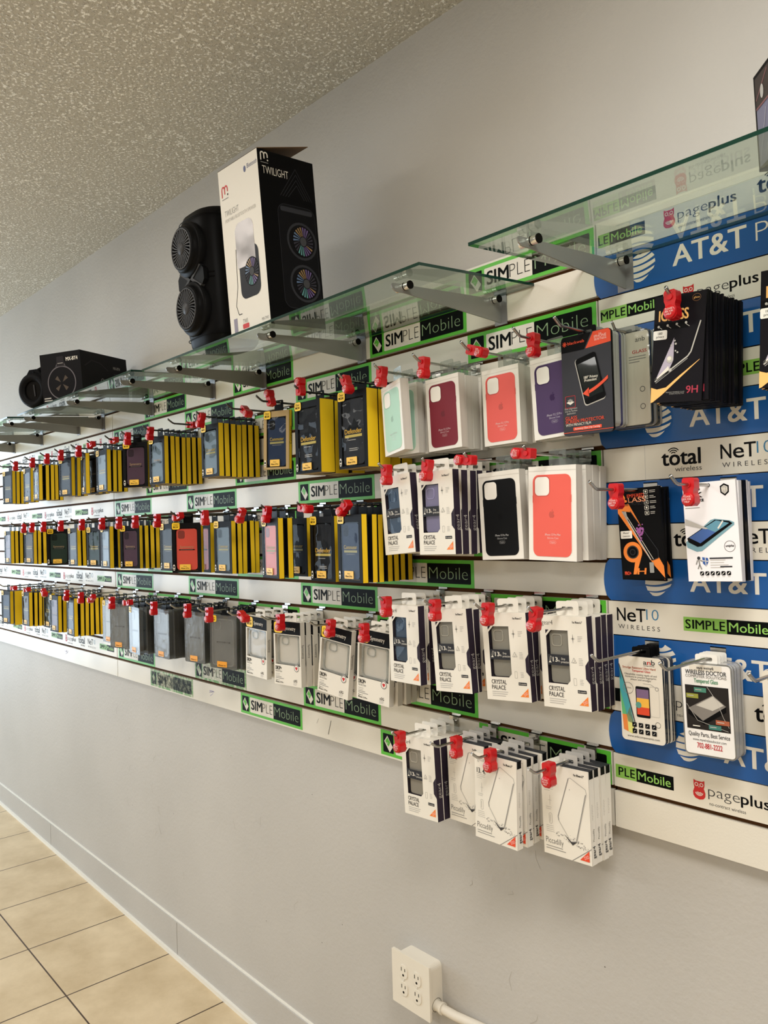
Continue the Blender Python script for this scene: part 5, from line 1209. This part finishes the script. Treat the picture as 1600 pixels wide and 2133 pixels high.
# boxed item at the right edge of the picture
root = tag(on_shelf('display_carton', .522, -.232, 0, yaw=43), 'dark carton with pictured side on right shelf, cut by picture edge', 'carton')
mb = MB(); mb.box(-.06, .06, -.10, .10, 0, .138, BLACK); mb.M = Matrix(((0, 1, 0, -.06), (-1, 0, 0, 0), (0, 0, 1, 0), (0, 0, 0, 1)))
mb.rect(-.094, .094, .005, .132, -E_, mat('photo_lilac', (120, 118, 140), .4)); mb.rect(-.094, .094, .088, .132, -2*E_, mat('photo_umber', (70, 62, 58), .4)); mb.line([(-.094, .088), (.094, .088)], .003, -3*E_, mat('photo_rose', (130, 84, 86), .4))
for i in range(8): mb.line([(-.09 + .022*i, .012), (-.06 + .022*i, .078)], .0018, -3*E_, mat('photo_pale', (176, 172, 186), .4))
mb.pf(disc(-.07, .105, .006, 12, .010), -4*E_, LGREY); mb.line([(-.092, .100), (-.05, .128)], .0025, -3*E_, mat('photo_rose', (130, 84, 86), .4)); flat(mb)
mb.build('carton_body', root)

# ------------------------------------------------------------------ outlet and conduit on the wall below
root = tag(empty('power_outlet', (-.589, WY, ZT - 1.7640)), 'white surface-mounted four-socket power outlet low on the wall', 'outlet')
mb = MB(); mb.extr(rrect(.006, .004, .118, .118, .012, 5), -.042, 0, OUTW); bevel(mb.build('wall_box', root), .003, 3)
mb = MB(); mb.extr(rrect(0, -.001, .137, .135, .003, 3), -.0485, -.042, OUTW); bevel(mb.build('cover_plate', root), .003, 3)
for (sx, sz) in ((-.0245, .021), (-.0245, -.022), (.0245, .021), (.0245, -.022)):
    mb = MB(); face = [(p[0] + sx, p[1] + sz) for p in rrect(0, 0, .029, .0345, .0125, 6)]
    mb.extr(face, -.0505, -.048, OUTW)
    r_ = mb.build('receptacle', root)
    mb = MB(); mb.rect(sx - .0075, sx - .0052, sz + .001, sz + .0105, -.0508, DARK); mb.rect(sx + .0052, sx + .0075, sz + .002, sz + .0100, -.0508, DARK); mb.pf(disc(sx, sz - .0085, .0032, 12), -.0508, DARK); mb.build('slots', r_)
for sx in (-.0245, .0245):
    mb = MB(); mb.lathe([(.0028, -.048), (.0028, -.0495), (0, -.050)][::-1], CHROME if False else OUTW, 12, 'y', (sx, 0, -.0005)); mb.build('cover_screw', root)
mb = MB(); mb.flatring(disc(0, 0, .0165, 20), disc(0, 0, .0155, 20), 0, DARK)
o = mb.build('knockout', root); o.rotation_euler = (0, 0, R_(90)); o.location = (.0653, -.021, -.036)
root = tag(empty('power_conduit', (-.524, -.004, ZT - 1.8000)), 'white flexible conduit running right from the power outlet', 'conduit')
mb = MB(); mb.tube([(-.004, 0, 0), (.022, 0, .0005)], .0125, OUTW, 14); mb.tube([(.018, 0, .0003), (.024, 0, .0005)], .0145, OUTW, 14); mb.build('connector', root)
mb = MB(); mb.tube([(.020, 0, 0), (.06, .004, -.002), (.12, .012, -.001), (.20, .015, .006), (.34, .015, .010), (.6, .015, .012)], .0112, mat('conduit_white', (222, 214, 200), .4), 14); mb.build('conduit_tube', root)

# scuffs, marks and tape on the painted wall and the slats
SCF = mat('scuff_grey', (170, 165, 157), .6); SCD = mat('scuff_dark', (120, 116, 110), .6); INK = mat('pen_mark', (150, 140, 196), .6)
r = random.Random(11)
mb = MB()
for i in range(22):
    x = r.uniform(-2.6, -.2); z = r.uniform(.25, .85); a = r.uniform(-.5, .8); L = r.uniform(.01, .05); k = r.uniform(-.012, .012)
    mb.line([(x, z), (x + L*.5*math.cos(1.3 + a) + k, z + L*.5*math.sin(1.3 + a)), (x + L*math.cos(1.3 + a), z + L*math.sin(1.3 + a))], r.uniform(.0008, .002), WY - .0003, SCF)
for i in range(9): mb.pf(disc(r.uniform(-2.4, 0), r.uniform(.3, .9), .0018, 7), WY - .0004, SCD)
o = mb.build('wall_scuffs'); struct(o); o.name = 'trim_2'
mb = MB(); 
for (x, z, s_) in ((-1.62, 15.5, 1), (-3.05, 15.45, 1.2)):
    zz = ZT - z * PT
    for q in range(7): mb.line([(x + r.uniform(-.02, .02) * s_, zz + r.uniform(-.010, .012) * s_), (x + r.uniform(-.02, .02) * s_, zz + r.uniform(-.010, .012) * s_)], .0014, -.0004, INK)
o = mb.build('pen_scribble'); tag(o, 'faint purple pen scribbles on bottom white slat', 'mark')
mb = MB(); mb.line([(-.93, ZT - 15.25*PT), (-.945, ZT - 15.8*PT)], .0025, -.0004, SCD); mb.line([(-.99, ZT - 15.3*PT), (-1.0, ZT - 15.5*PT)], .0015, -.0004, SCF)
o = mb.build('scratch_mark'); tag(o, 'thin dark scratch on bottom white slat right of green sticker', 'mark')
